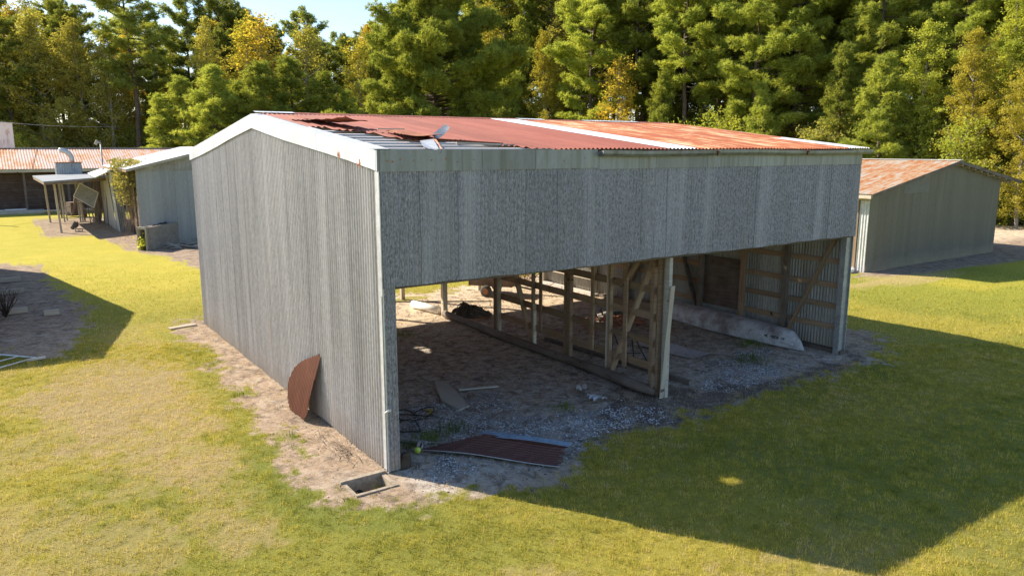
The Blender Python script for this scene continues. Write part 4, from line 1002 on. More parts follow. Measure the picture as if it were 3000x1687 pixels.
for (dx, dz, sx, sz) in ((0, .02, .42, .035), (0, .17, .42, .035), (-.19, .095, .035, .15), (0, .095, .03, .15), (.19, .095, .035, .15)): bb.box((-.62 + dx, 42.6, dz + .02), (sx, .2, sz))
solo('cinder_block', bb, 'concrete', 'grey hollow cinder block on the bare dirt under the canopy', 'block')
b = MB(); b.tube([(-.8, 44.5, .05), (-.6, 44.7, .3), (-.5, 44.9, .35)], [.15, .2, .08], 8); solo('old_stump', b, 'lumber_dark', 'small dark broken stump on the dirt near the cinder block', 'stump')
# canopy
cn = empty('canopy_shelter', (-.4, 46, 0), 'flat metal canopy on thin timber posts in front of the long barn', 'canopy')
b = MB(); slab_roof(b, (-2.25, 41.2, 3.13), (1.75, 44.0, 3.27), (1.5, 53.0, 3.24), (-2.35, 52.0, 3.16), .10); P('roof', b, 'galv_mid', cn)
for (x, y, lx, m_) in ((-1.67, 50.3, 0.12, 'lumber_pale'), (-1.55, 42.4, .12, 'lumber_pale'), (-.82, 50.3, .1, 'lumber_grey'), (-.6, 55.2 - 4, .1, 'lumber_grey'), (.27, 50.1, .1, 'lumber_pale'), (.1, 49.7, .1, 'lumber_grey'), (.42, 50.4, .1, 'lumber_dark')):
    b = MB(); b.beam((x, y, 0), (x - .12, y, 3.1), lx, lx); P('post', b, m_, cn)
for (a, c) in (((-1.6, 42.4, 2.6), (-1.7, 43.6, 3.05)), ((-.85, 50.3, 2.5), (-.3, 50.3, 3.0)), ((.2, 50.1, 2.6), (.7, 50.1, 3.05))):
    b = MB(); b.beam(a, c, .08, .06); P('knee_brace', b, 'lumber_grey', cn)
b = MB(); b.beam((-2.2, 41.3, 3.0), (1.7, 44.0, 3.1), .05, .14); b.beam((-2.2, 41.3, 3.0), (-2.3, 51.9, 3.0), .05, .14); P('edge_beam', b, 'lumber', cn)
b = MB(); b.beam((-.8, 50.3, 1.0), (-.3, 50.9, 1.0), .05, .05); b.beam((-.8, 50.3, .55), (-.3, 50.9, .55), .05, .05); P('rail', b, 'lumber_grey', cn)
# tilted framed panel leaning behind
fp = empty('framed_panel', (.2, 47.2, 0), 'tilted white-framed mesh panel leaning behind the canopy posts', 'panel')
p4 = [(-.36, 47.3, 1.9), (.08, 47.3, 2.75), (1.1, 47.3, 2.1), (.75, 47.3, 1.1)]
for i in range(4):
    b = MB(); b.beam(p4[i], p4[(i + 1) % 4], .05, .06, (0, 1, 0)); b.build('frame_bar', M['white_paint'], fp)
b = MB(); b.face([(x, y + .01, z) for x, y, z in p4]); b.build('mesh_infill', M['galv_mid'], fp)
b = MB(); b.beam((.5, 47.4, 0), (.4, 47.4, 1.5), .05, .05); b.beam((1.0, 47.4, 0), (.9, 47.4, 1.6), .05, .05); b.build('leg', M['lumber_dark'], fp)
# bin on legs with curved duct
bn = empty('feed_bin', (0, 53, 0), 'square grey metal bin with a curved duct rising above the canopy', 'bin')
corr('bin_side', M['galv_mid'], bn, lambda u: (-.85 + u, 52.6, 2.5), lambda u: (-.85 + u, 52.6, 4.02), 1.6, (0, -1, 0), pitch=.15, amp=.01)
corr('bin_side', M['galv_mid'], bn, lambda u: (-.85, 52.6 + u, 2.5), lambda u: (-.85, 52.6 + u, 4.02), 1.3, (-1, 0, 0), pitch=.15, amp=.01)
corr('bin_side', M['galv_mid'], bn, lambda u: (.75, 52.6 + u, 2.5), lambda u: (.75, 52.6 + u, 4.02), 1.3, (1, 0, 0), pitch=.15, amp=.01)
b = MB(); b.box((-.05, 52.57, 4.03), (1.7, .1, .05)); b.box((-.05, 53.25, 4.0), (1.62, 1.3, .03)); P('bin_lid', b, 'rust_torn', bn)
for x in (-.75, .65):
    b = MB(); b.beam((x, 53.8, 0), (x, 53.8, 2.6), .1, .1); P('leg', b, 'lumber_dark', bn)
b = MB(); pts = [(.2, 53.0, 3.95)] + [(.2 - .62 * (1 - math.cos(a)) , 53.0, 4.25 + .62 * math.sin(a)) for a in np.linspace(0, 1.75, 9)]
b.tube(pts, .17, 14); P('curved_duct', b, 'galv_light', bn, True)
# low machine junk under the canopy
b = MB(); b.box((.2, 54.5, .6), (.9, .8, 1.0), .3); b.tube([(.0, 54, .2), (.3, 54, 1.6)], .12, 8); b.box((-.4, 54.6, .35), (1.1, .5, .1)); b.tube([(.6, 54.2, .3), (.9, 54.2, .3)], .3, 12)
solo('old_machine', b, 'red_bed', 'rusty old farm machine half hidden behind the canopy posts', 'machine')
b = MB(); b.box((0.2, 58.5, .25), (4.0, .5, .12)); solo('low_bench', b, 'lumber_pale', 'low pale bench of boards in the sun beyond the canopy', 'bench')
# light pole
lp = empty('light_pole', (1.3, 45.2, 0), 'thin metal pole with a small lamp standing above the lean-to roof', 'pole')
b = MB(); b.tube([(1.3, 45.2, 0), (1.3, 45.2, 5.4)], .045, 8); b.build('mast', M['galv_mid'], lp, True)
b = MB(); b.tube([(1.3, 45.2, 5.35), (1.1, 45.2, 5.45), (1.0, 45.2, 5.25)], [.05, .12, .1], 8); b.build('lamp_head', M['lumber_grey'], lp, True)
# ---- long barn far left
lb = empty('long_barn', (-8, 66, 0), 'long low barn with a pale and rust striped metal roof below the trees at left', 'barn')
corr('roof', M['roof_barn'], lb, lambda u: (-30 + u, 61.0, 3.42), lambda u: (-30 + u, 66.2, 5.04), 40.5, (0, 0, 1), pitch=.2, amp=.014, seg=6)
corr('roof', M['roof_barn'], lb, lambda u: (-30 + u, 71.5, 3.42), lambda u: (-30 + u, 66.2, 5.04), 40.5, (0, 0, 1), pitch=.3, amp=.025, seg=4)
b = MB(); b.beam((-30, 60.98, 3.28), (10.5, 60.98, 3.28), .05, .26); P('eave_board', b, 'lumber_pale', lb)
b = MB(); b.beam((-30, 66.2, 5.08), (10.5, 66.2, 5.08), .4, .02); P('ridge_cap', b, 'galv_light', lb)
b = MB(); b.box((-10, 62.6, 1.6), (40, .1, 3.2)); P('board_wall', b, 'barnwood', lb)
b = MB()
for z in (.5, 1.1, 1.7, 2.3, 2.9): b.box((-10, 62.53, z), (40, .04, .05))
P('wall_batten', b, 'lumber_dark', lb)
b = MB(); b.box((-10, 71.3, 1.6), (40, .1, 3.2)); b.box((10, 67, 1.7), (.1, 9, 3.4)); P('board_wall', b, 'barnwood', lb)
for x in (-26, -22, -18, -14, -10, -6.5, -2.6, .4, 4):
    b = MB(); b.beam((x, 61.3, 0), (x, 61.3, 3.3), .16, .16); P('post', b, 'lumber_dark', lb)
b = MB(); b.box((-12, 60.4, .12), (21, 1.2, .24)); P('concrete_apron', b, 'concrete_pale', lb)
b = MB(); b.box((-3.4, 60.5, .3), (1.4, .5, .08), .1); b.box((-4.6, 60.2, .28), (1.0, .4, .05), .5); solo('white_scrap', b, 'white_paint', 'white panel scrap lying on the concrete apron of the long barn', 'panel')
# roof-top block chimney behind the barn ridge
ch = empty('block_chimney', (-4.3, 72.6, 0), 'square white chimney block with rust runs behind the barn roof at the left edge', 'chimney')
t = NT('white_block_with_rust'); o_ = t.coord('Object'); n_ = t.noise(t.coord('Object', (3, 3, .5)), 1.0, 4, .7); z_ = t.n('SeparateXYZ', _0=o_).outputs[2]
f_ = t.math('MULTIPLY', t.rng(n_, .5, .6), t.rng(z_, 4.8, 6.8))
M['chimney'] = t.bsdf(t.mix(f_, (.72, .70, .66), (.38, .13, .05)), .9, 0, t.bump(t.noise(o_, 6, 3, .6), .3, .02))
b = MB(); b.box((-4.4, 72.8, 3.6), (3.4, 2.4, 7.2)); b.build('chimney_body', M['chimney'], ch)
b = MB(); b.box((-4.4, 72.8, 7.24), (3.5, 2.5, .08)); b.build('cap', M['galv_light'], ch)
# utility wire from outside the left edge to a tall tree
b = MB(); A_ = Vector((-9.5, 58, 7.6)); B_ = Vector((7.2, 84.5, 7.35)); pts = [A_.lerp(B_, k / 12) - Vector((0, 0, .35 * math.sin(math.pi * k / 12))) for k in range(13)]
b.tube(pts, .018, 5); solo('utility_wire', b, 'galv_light', 'thin pale overhead wire crossing before the trees at upper left', 'wire')
b = MB(); b.tube([(-9.5, 58, 0), (-9.5, 58, 8.2)], [.14, .1], 10); solo('utility_post', b, 'lumber_grey', 'wooden post carrying the thin wire beyond the left edge', 'post')
# ---- the gabled barn just outside the left edge whose shadow falls into the yard
ob = empty('gabled_barn', (-9, 21, 0), 'gabled corrugated barn just outside the left edge', 'barn')
def oz(y): return 3.0 + (5.0 - 3.0) * (y - 13.6) / 7.5 if y < 21.1 else 5.0 + (2.4 - 5.0) * (y - 21.1) / 7.4
corr('gable_wall', M['gable'], ob, lambda u: (-5.1, 13.6 + u, 0), lambda u: (-5.1, 13.6 + u, oz(13.6 + u)), 14.9, (1, 0, 0), seg=4)
corr('south_wall', M['shedwall'], ob, lambda u: (-15 + u, 13.6, 0), lambda u: (-15 + u, 13.6, 2.98), 9.9, (0, -1, 0), seg=4)
corr('north_wall', M['shedwall'], ob, lambda u: (-15 + u, 28.5, 0), lambda u: (-15 + u, 28.5, 2.38), 9.9, (0, 1, 0), seg=4)
corr('roof', M['roof_orange'], ob, lambda u: (-15 + u, 13.5, 3.0), lambda u: (-15 + u, 21.1, 5.03), 9.95, (0, 0, 1), pitch=.1, seg=4)
corr('roof', M['roof_orange'], ob, lambda u: (-15 + u, 28.6, 2.4), lambda u: (-15 + u, 21.1, 5.03), 9.95, (0, 0, 1), pitch=.1, seg=4)
# ------------------------------------------------------------------ trees
def tube_np(pts, rad, n=6):
    b = MB(); b.tube(pts, rad, n, False); return b.v, b.f
def unit(a): return a / np.maximum(np.linalg.norm(a, axis=-1, keepdims=True), 1e-9)
def tufts(C, D, L, K, wid, r):
    """needle tufts: K thin blades from every centre C roughly round direction D"""
    n = len(C); d = unit(D[:, None, :] * .55 + r.normal(size=(n, K, 3)) * .62 + np.array([0, 0, .12]))
    s = unit(np.cross(d, r.normal(size=(n, K, 3)))) * wid * .5
    c = C[:, None, :] + d * .02; ln = L * r.uniform(.65, 1.15, (n, K, 1))
    V = np.stack([c - s, c + s, c + d * ln + s * .35, c + d * ln - s * .35], 2).reshape(-1, 3)
    return V, np.arange(len(V)).reshape(-1, 4)
def make_pine(seed, H, cb, cr, nb=50, tk=14, tl=.3, tw=.045, shape='tall', dens=1.0):
    """straight trunk, whorled limbs, each limb ending in rounded flattened puffs of needles"""
    r = np.random.default_rng(seed); random.seed(seed)
    bx, by = r.normal(0, .014, 2)
    def tp_(z): return np.array([bx * z + .2 * math.sin(z * .3 + seed), by * z + .18 * math.cos(z * .27 + seed), z])
    b = MB(); zs = np.linspace(-.2, H * .97, 12); R0 = .010 * H + .05
    b.tube([tuple(tp_(z)) for z in zs], [max(.025, R0 * (1 - (z / H) ** 1.1 * .92)) for z in zs], 8, False)
    C = []; D = []; ga = r.uniform(0, 6)
    lob = r.uniform(0, 6.28, 4)
    for k in range(nb):
        q = (k + r.uniform(.1, .9)) / nb; z = H * (cb + (.97 - cb) * q); ga += 2.4 + r.normal(0, .35)
        if shape == 'tall': prof = max(.12, 1 - ((q - .42) / .64) ** 2) ** .55
        elif shape == 'round': prof = max(.10, 1 - ((q - .30) / .74) ** 2) ** .60
        else: prof = max(.08, (1 - q) ** .62) * min(1, .72 + q * 2.5)
        prof *= 1 + .22 * math.sin(ga * 1 + lob[0] + z * .5) + .12 * math.sin(3 * ga + lob[1] + z * 1.1)
        ln = max(.35, cr * prof * r.uniform(.62, 1.12)); el = -.05 + .55 * q + r.normal(0, .15)
        dr = np.array([math.cos(ga) * math.cos(el), math.sin(ga) * math.cos(el), math.sin(el)])
        p0 = tp_(z); p1 = p0 + dr * ln * .5 - np.array([0, 0, .03 * ln]); p2 = p0 + dr * ln + np.array([0, 0, .12 * ln])
        br = max(.014, .02 * ln + .01); b.tube([tuple(p0), tuple(p1), tuple(p2)], [br, br * .6, br * .2], 5, False)
        npuff = max(3, int(ln * 2.1 + 2))
        for j in range(npuff):
            f = 1 - .62 * (j / npuff) ** 1.1 * r.uniform(.7, 1.1); pb = p0 + (p1 - p0) * min(1, f * 2) if f < .5 else p1 + (p2 - p1) * (f * 2 - 1)
            side = np.array([-math.sin(ga), math.cos(ga), 0]) * r.uniform(-1, 1) * (.18 + .26 * ln * (1.2 - f))
            pc = pb + side + np.array([0, 0, r.uniform(-.05, .22)])
            R_ = r.uniform(.22, .48) * (.75 + .09 * ln); m = int(16 * dens * (R_ / .42) ** 2) + 4
            g_ = unit(r.normal(size=(m, 3))) * (r.uniform(.35, 1, (m, 1)) ** .5) * R_ * np.array([1.15, 1.15, .62])
            C.append(pc + g_ + r.normal(0, .09, g_.shape)); D.append(unit(g_ + np.array([0, 0, .30 * R_])) )
            b.tube([tuple(pb), tuple(pc)], [.016, .006], 3, False)
    for k in range(int(26 * cb) + 2):
        z = H * max(.1, cb) * r.uniform(.25, 1.0); a = r.uniform(0, 6.28); ln = r.uniform(.3, 1.8); p0 = tp_(z)
        b.tube([tuple(p0), tuple(p0 + np.array([math.cos(a) * ln, math.sin(a) * ln, ln * r.uniform(-.3, .5)]))], [.03, .008], 3, False)
    C = np.concatenate(C); D = unit(np.concatenate(D)); V, F = tufts(C, D, tl, tk, tw, r)
    return np_mesh_any('trunk', b), np_mesh('crown', V, F)
def np_mesh_any(name, b):
    me = bpy.data.meshes.new(name); me.from_pydata(b.v, [], b.f); me.update()
    me.polygons.foreach_set('use_smooth', [True] * len(me.polygons)); return me
def make_broad(seed, H, cb, cr, nb=46, leaf=.085, per=34, narrow=True, sparse=1.0):
    r = np.random.default_rng(seed); random.seed(seed)
    ph = r.uniform(0, 6)
    def tp_(z): return np.array([.22 * math.sin(z * .25 + ph), .2 * math.cos(z * .22 + ph), z])
    b = MB(); zs = np.linspace(-.2, H * .93, 10); R0 = .009 * H + .03
    b.tube([tuple(tp_(z)) for z in zs], [max(.02, R0 * (1 - (z / H) * .92)) for z in zs], 7, False)
    C = []; ga = r.uniform(0, 6)
    for k in range(nb):
        q = (k + .5) / nb; z = H * (cb + (.95 - cb) * q); ga += 2.4 + r.normal(0, .35)
        prof = (math.sin(math.pi * min(1, .12 + q * .86)) ** .8) if narrow else (math.sin(math.pi * min(1, .2 + q * .75)) ** .6)
        ln = (cr * prof + .3) * r.uniform(.55, 1.2); el = .25 + .8 * q + r.normal(0, .18)
        dr = np.array([math.cos(ga) * math.cos(el), math.sin(ga) * math.cos(el), math.sin(el)])
        p0 = tp_(z - .1 * ln); p1 = p0 + dr * ln * .55; p2 = p0 + dr * ln + np.array([0, 0, .12 * ln])
        br = .016 * ln + .01; b.tube([tuple(p0), tuple(p1), tuple(p2)], [br, br * .55, br * .2], 4, False)
        ns = max(3, int(ln * 4.2 * sparse))
        for j in range(ns):
            f = .25 + .75 * (j + r.random()) / ns; pb = p0 + (p2 - p0) * f
            off = r.normal(0, 1, 3) * (.16 + .13 * ln * (1.1 - f)); cc = pb + off
            m = int(per * r.uniform(.6, 1.3)); C.append(cc + r.normal(0, 1, (m, 3)) * np.array([.20, .20, .15]) * r.uniform(.8, 1.4))
            if j % 2 == 0: b.tube([tuple(pb), tuple(cc)], [.012, .004], 3, False)
    C = np.concatenate(C); V, F = leaf_cloud(C, 1, leaf, r)
    return np_mesh_any('trunk', b), np_mesh('crown', V, F)

PROTO = {}
def proto(kind, v, data, H): PROTO.setdefault(kind, []).append((data, H))
for s in range(4): proto('tallpine', s, make_pine(11 + s, 22, (.38, .48, .30, .42)[s], (3.5, 3.1, 4.1, 3.6)[s], (50, 42, 60, 46)[s], 13, .30, .05), 22)
for s in range(4): proto('youngpine', s, make_pine(31 + s, 13, .05, (3.1, 2.7, 3.5, 2.9)[s], (72, 62, 80, 66)[s], 12, .27, .045, 'cone', .9), 13)
for s in range(5): proto('broad', s, make_broad(51 + s, 20, (.16, .28, .08, .22, .12)[s], (2.9, 2.6, 3.3, 2.4, 2.8)[s], (56, 50, 62, 48, 56)[s], .092, 44), 20)
for s in range(3): proto('slim', s, make_broad(71 + s, 14, .12, (1.9, 1.5, 1.7)[s], 44, .085, 28), 14)
for s in range(4): proto('bush', s, make_broad(81 + s, 5, .03, (2.3, 1.8, 2.6, 2.1)[s], 30, .075, 36, False), 5)
proto('bigpine', 0, make_pine(101, 19, .14, 6.4, 130, 15, .32, .05, 'round', 1.1), 19)

fwh = np.array([math.sin(YAW), math.cos(YAW)]); rth = np.array([math.cos(YAW), -math.sin(YAW)])
def from_view(px, dep): p = CAM[:2] + fwh * dep + rth * dep * (px - 1288) / FPX; return p
def interp(x, pts): return float(np.interp(x, [p[0] for p in pts], [p[1] for p in pts]))
DEPTH = [(-300, 92), (0, 92), (400, 94), (850, 94), (1000, 90), (1130, 86), (1350, 82), (1700, 72), (2100, 61), (2400, 54), (2700, 48), (2900, 45)]
TOPY = [(-300, -70), (0, -60), (120, -70), (200, -60), (262, -10), (285, 30), (305, 20), (360, -80), (440, -15), (500, -5), (545, 45), (590, -15), (650, -15), (700, 10), (760, 20), (830, 50), (880, 75), (915, 60), (950, 55), (985, 20), (1040, -10), (1130, -50), (1200, -60), (1400, -140), (1800, -220), (2300, -280), (2700, -320)]
ROCC = {'tallpine': ('tall_pine', 'pine'), 'youngpine': ('young_pine', 'pine'), 'broad': ('leafy_tree', 'tree'), 'slim': ('slender_tree', 'tree'), 'bush': ('bush', 'bush'), 'bigpine': ('round_pine', 'pine')}
TREES = []
tcol = {'lf_pine': 'bright green', 'lf_pine_dark': 'dark green', 'lf_green': 'mid green', 'lf_yellow': 'yellow-green', 'lf_gold': 'golden', 'lf_olive': 'olive brown'}
def plant(kind, px, dep, h, mat, row, bark='bark_pine', wide=1.0, lab=None):
    opts = PROTO[kind]; (tm, cm), H0 = opts[int(RNG.integers(len(opts)))]
    p = from_view(px, dep)
    TREES.append(dict(kind=kind, px=px, x=p[0], y=p[1], h=h, mat=mat, row=row, bark=bark, tm=tm, cm=cm, s=h / H0, wide=wide, lab=lab, dep=dep))
def hgt(px, dep, extra=0): return 5 + (373 - interp(px, TOPY) + extra) / FPX * dep
# rows: a = forest edge, b, c deeper
def rows():
    px = -230
    while px < 2860:
        d0 = interp(px, DEPTH)
        left = px < 1000
        for row, dd in (('b', 7), ('c', 15), ('d', 23)):
            if row == 'd' and RNG.random() < (.2 if left else .35): continue
            x = px + RNG.uniform(-34, 34); d = d0 + dd + RNG.uniform(-2.5, 2.5)
            k = RNG.random(); h = hgt(x, d) * RNG.uniform(.84, 1.0) 
            if left and row == 'b': h *= RNG.uniform(.7, .97)
            if k < (.42 if left else .55): plant('tallpine', x, d, h, 'lf_pine_dark' if left or k < .25 else 'lf_pine', row)
            else: plant('broad', x, d, h * RNG.uniform(.8, 1), (['lf_yellow', 'lf_olive', 'lf_green', 'lf_gold', 'lf_olive'] if left else ['lf_green', 'lf_yellow', 'lf_green', 'lf_olive'])[int(RNG.integers(5 if left else 4))], row, 'bark_grey')
        px += 56 if left else 60
rows()
# forest edge
for px, ty, kind, mat, wd in ((-60, 60, 'broad', 'lf_yellow', 1.2), (60, 60, 'tallpine', 'lf_pine_dark', 1.2), (130, 40, 'broad', 'lf_olive', 1.3), (235, 60, 'broad', 'lf_olive', 1.1), (300, 90, 'slim', 'lf_olive', 1.2), (365, -40, 'tallpine', 'lf_pine_dark', 1.35), (560, 55, 'broad', 'lf_olive', .9), (690, 45, 'slim', 'lf_gold', 1.5), (655, 60, 'slim', 'lf_yellow', 1.4), (790, 70, 'slim', 'lf_olive', 1.3), (925, 110, 'slim', 'lf_yellow', 1.2)):
    d = interp(px, DEPTH) + RNG.uniform(-1, 2); plant(kind, px, d, 5 + (373 - ty) / FPX * d, mat, 'a', 'bark_pine' if kind == 'tallpine' else 'bark_grey', wd)
for px, ty, w_ in ((425, 245, 1.1), (480, 205, 1.15), (548, 172, 1.05), (612, 215, .95), (676, 165, 1.1), (750, 160, 1.15), (822, 190, 1.1), (880, 235, 1.0)):
    d = 80 + RNG.uniform(-2, 2); plant('youngpine', px, d, 5 + (373 - ty) / FPX * d, 'lf_pine', 'a', 'bark_pine', w_ * 1.3)
plant('bigpine', 1085, 62, 5 + (373 - 5) / FPX * 62, 'lf_pine', 'a', 'bark_pine', 1.12)
for px, ty, kind, mat, wd, dd in ((1240, 20, 'broad', 'lf_yellow', .9, 2), (1275, 150, 'youngpine', 'lf_pine_dark', .9, 0), (1370, 90, 'broad', 'lf_yellow', .8, 0), (1455, 40, 'broad', 'lf_green', .9, 3), (1545, 150, 'slim', 'lf_gold', 1.3, -3), (1590, -60, 'tallpine', 'lf_pine', 1.1, 2), (1480, -20, 'tallpine', 'lf_pine', 1.1, 1),
        (1700, -40, 'tallpine', 'lf_pine', 1.25, -2), (1660, 190, 'youngpine', 'lf_pine', .9, -3), (1785, -100, 'tallpine', 'lf_pine', 1.1, 1), (1880, -60, 'tallpine', 'lf_pine', 1.3, -1), (1900, 210, 'youngpine', 'lf_pine', 1.0, -4), (1990, -90, 'tallpine', 'lf_pine', 1.2, 0),
        (2090, 130, 'youngpine', 'lf_pine', 1.1, -3), (2180, -80, 'tallpine', 'lf_pine', 1.2, 1), (2200, 150, 'youngpine', 'lf_pine', 1.15, -3), (2300, 60, 'broad', 'lf_green', 1.1, -1), (2140, 0, 'broad', 'lf_green', 1.1, 2), (2030, 60, 'broad', 'lf_green', 1.0, 3), (1840, 60, 'broad', 'lf_yellow', .9, 3), (2370, -60, 'tallpine', 'lf_pine', 1.1, 2), (2420, 80, 'broad', 'lf_yellow', 1.1, -2), (2500, -20, 'broad', 'lf_green', 1.1, 0), (2560, 120, 'broad', 'lf_yellow', 1.0, -3), (2640, 0, 'broad', 'lf_green', 1.2, 0), (2600, -100, 'tallpine', 'lf_pine', 1.2, 1)):
    d = interp(px, DEPTH) + dd; plant(kind, px, d, 5 + (373 - ty) / FPX * d, mat, 'a', 'bark_pine' if 'pine' in kind else 'bark_grey', wd)
# undergrowth at the forest edge
px = -180
while px < 2850:
    d = interp(px, DEPTH) + RNG.uniform(-3.5, 3); 
    if not (370 < px < 900 and RNG.random() < .3):
        m = ['lf_green', 'lf_yellow', 'lf_olive', 'lf_green'][int(RNG.integers(4))]
        plant('bush', px, d, RNG.uniform(3.6, 7.5), m, 'u', 'bark_grey', 1.1)
    px += RNG.uniform(34, 62)
px = -200
while px < 2850:
    d = interp(px, DEPTH) + RNG.uniform(6, 16)
    plant('bush', px, d, RNG.uniform(6, 9.5), ['lf_green', 'lf_olive', 'lf_yellow', 'lf_green'][int(RNG.integers(4))], 'v', 'bark_grey', 1.0)
    px += RNG.uniform(50, 80)

ZONES = [(-400, 60, 'near the left edge'), (60, 240, 'above the long barn roof'), (240, 470, 'above the white-roofed shed'),
    (470, 640, 'left of the big gable peak'), (640, 790, 'right of the big gable peak'), (790, 960, 'below the open sky'), (960, 1210, 'around the round-crowned pine'),
    (1210, 1400, 'right of the round-crowned pine'), (1400, 1620, 'above the white roof strip'), (1620, 1860, 'above the orange roof half'), (1860, 2080, 'above the orange roof end'),
    (2080, 2300, 'above the big shed right corner'), (2300, 2480, 'above the right shed roof'), (2480, 3200, 'at the right edge')]
ROWW = {'a': 'front-row', 'b': 'second-row', 'c': 'third-row', 'd': 'rearmost', 'u': 'low', 'v': 'taller hind'}
KW = {'tallpine': 'tall pine', 'youngpine': 'full young pine', 'broad': 'leafy tree', 'slim': 'slender tree', 'bush': 'bush', 'bigpine': 'pine'}
ORD = ['leftmost', 'second from left', 'third from left', 'fourth from left', 'fifth from left', 'sixth from left', 'seventh from left']
def zone(px):
    for a, c, s in ZONES:
        if a <= px < c: return s
    return ZONES[-1][2]
groups = {}
for T in TREES: groups.setdefault((T['kind'], T['mat'], T['row'], zone(T['px'])), []).append(T)
for key, L in groups.items():
    L.sort(key=lambda T: T['px'])
    for i, T in enumerate(L):
        base = f"{tcol[T['mat']]} {ROWW[T['row']]} {KW[T['kind']]} {key[3]}"
        if len(L) > 1: base += f", {ORD[min(i, 6)]}"
        T['lab'] = base
    if key[0] == 'bigpine': L[0]['lab'] = 'big bright green round-crowned pine standing behind the red roof in the middle'
for T in TREES:
    nm, cat = ROCC[T['kind']]
    e = bpy.data.objects.new(nm, None); COL.objects.link(e); e.location = (T['x'], T['y'], 0); e.empty_display_size = .5
    e.rotation_euler = (RNG.normal(0, .012), RNG.normal(0, .012), RNG.uniform(0, 6.28)); e.scale = (T['s'] * T['wide'], T['s'] * T['wide'], T['s'])
    e['label'] = T['lab']; e['category'] = cat
    e['group'] = {'bush': 'bushes along the forest edge', 'tree': 'leafy trees of the forest', 'pine': 'pines of the forest'}[cat]
    for part_, me_, mt in (('trunk', T['tm'], T['bark']), ('crown', T['cm'], T['mat'])):
        if not me_.materials: me_.materials.append(M[mt])
        o = bpy.data.objects.new(part_, me_); COL.objects.link(o); o.parent = e
        o.material_slots[0].link = 'OBJECT'; o.material_slots[0].material = M[mt]
print('trees', len(TREES))

# ------------------------------------------------------------------ grass, straw and stones that nobody could count
def in_view(x, y, m=1.6):
    d = np.stack([x - CAM[0], y - CAM[1]]); f_ = fwh @ d; s_ = rth @ d
    return (f_ > 4) & (np.abs(s_) < f_ * (1288 / FPX) + m) & (f_ > 6.0)
def scatter(n, r, x0, x1, y0, y1): return r.uniform(x0, x1, n), r.uniform(y0, y1, n)
def on_ground(x, y): return gz(x, y)
def blade_mesh(name, x, y, L, wid, col, mat, r, lean=.55):
    n = len(x); z = on_ground(x, y) - .004
    a = r.uniform(0, 2 * np.pi, n); ta = r.normal(0, lean, n); dx = np.cos(a) * np.sin(ta); dy = np.sin(a) * np.sin(ta); dz = np.cos(ta)
    sa = r.uniform(0, 2 * np.pi, n); sx = np.cos(sa) * wid / 2; sy = np.sin(sa) * wid / 2
    V = np.stack([np.stack([x - sx, y - sy, z], -1), np.stack([x + sx, y + sy, z], -1), np.stack([x + dx * L, y + dy * L, z + np.abs(dz) * L], -1)], 1).reshape(-1, 3)
    F = np.arange(n * 3).reshape(-1, 3); me = np_mesh(name, V, F)
    at = me.attributes.new('tint', 'FLOAT', 'POINT'); at.data.foreach_set('value', np.repeat(col, 3).astype(np.float32))
    return me
t = NT('lawn_blades'); a_ = t.n('Attribute', {'attribute_name': 'tint'}).outputs['Fac']; g_ = t.n('NewGeometry')
c_ = t.ramp(a_, [(.0, (.12, .15, .03)), (.26, (.32, .31, .045)), (.5, (.54, .46, .07)), (.7, (.66, .53, .12)), (.85, (.68, .53, .25)), (1, (.62, .5, .30))])
c_ = t.mix(1.0, c_, t.rng(g_.outputs['Random Per Island'], 0, 1, .7, 1.25), 'MULTIPLY')
d_ = t.n('BsdfDiffuse', Color=c_); tr_ = t.n('BsdfTranslucent', Color=c_); m_ = t.n('MixShader', _0=.35, _1=d_, _2=tr_); t.t.links.new(m_.outputs[0], t.out.inputs[0]); M['lawn'] = t.m
r = np.random.default_rng(99)
XS = []; YS = []; LS = []; WS = []; CS = []
for (n, near, far, L, wd) in ((1480000, 0, 19, .056, .0065), (560000, 17, 34, .06, .013)):
    x, y = scatter(n, r, -6.5, 17 if near == 0 else 30, -9.5 if near == 0 else -10, 14 if near == 0 else 30)
    f_ = fwh[0] * (x - CAM[0]) + fwh[1] * (y - CAM[1]); k = in_view(x, y) & (f_ > near) & (f_ < far) & (r.random(n) < (1 if near == 0 else np.clip((34 - f_) / 12, 0, 1))); x, y = x[k], y[k]
    dirt, grav, dark, dry, green, yel = masks(x, y)
    inside = (x > -.2) & (x < 12.6) & (y > -.1) & (y < 12.5)
    pit_ = (x > PIT[0] - .1) & (x < PIT[1] + .1) & (y > PIT[2] - .1) & (y < PIT[3] + .1)
    k = (r.random(len(x)) > dirt * 1.03) & ~pit_ & ~(inside & (dirt > .25))
    k &= r.random(len(x)) < (1 - .35 * dry)
    clump = fbm(x * 9, y * 9, 61, 2); k &= r.random(len(x)) < sstep(clump, .3, .55) * .85 + .15
    x, y, dry, green, yel, clump = x[k], y[k], dry[k], green[k], yel[k], clump[k]
    c = .52 + .12 * yel - .18 * green + .36 * dry + r.normal(0, .13, len(x)) + (fbm(x * 2.2, y * 2.2, 15, 3) - .5) * .45 + (fbm(x * 8, y * 8, 16, 2) - .5) * .7
    XS.append(x); YS.append(y); LS.append(L * r.uniform(.5, 1.3, len(x)) * (.45 + 1.1 * clump)); WS.append(np.full(len(x), wd)); CS.append(np.clip(c, 0, 1))
x, y, L, wd, c = map(np.concatenate, (XS, YS, LS, WS, CS)); print('blades', len(x))
_m = link('lawn_grass', blade_mesh('lawn_grass', x, y, L, wd, c, None, r), M['lawn']); tag(_m, 'short yellow-green mown grass of the lawn', 'grass', kind='stuff')
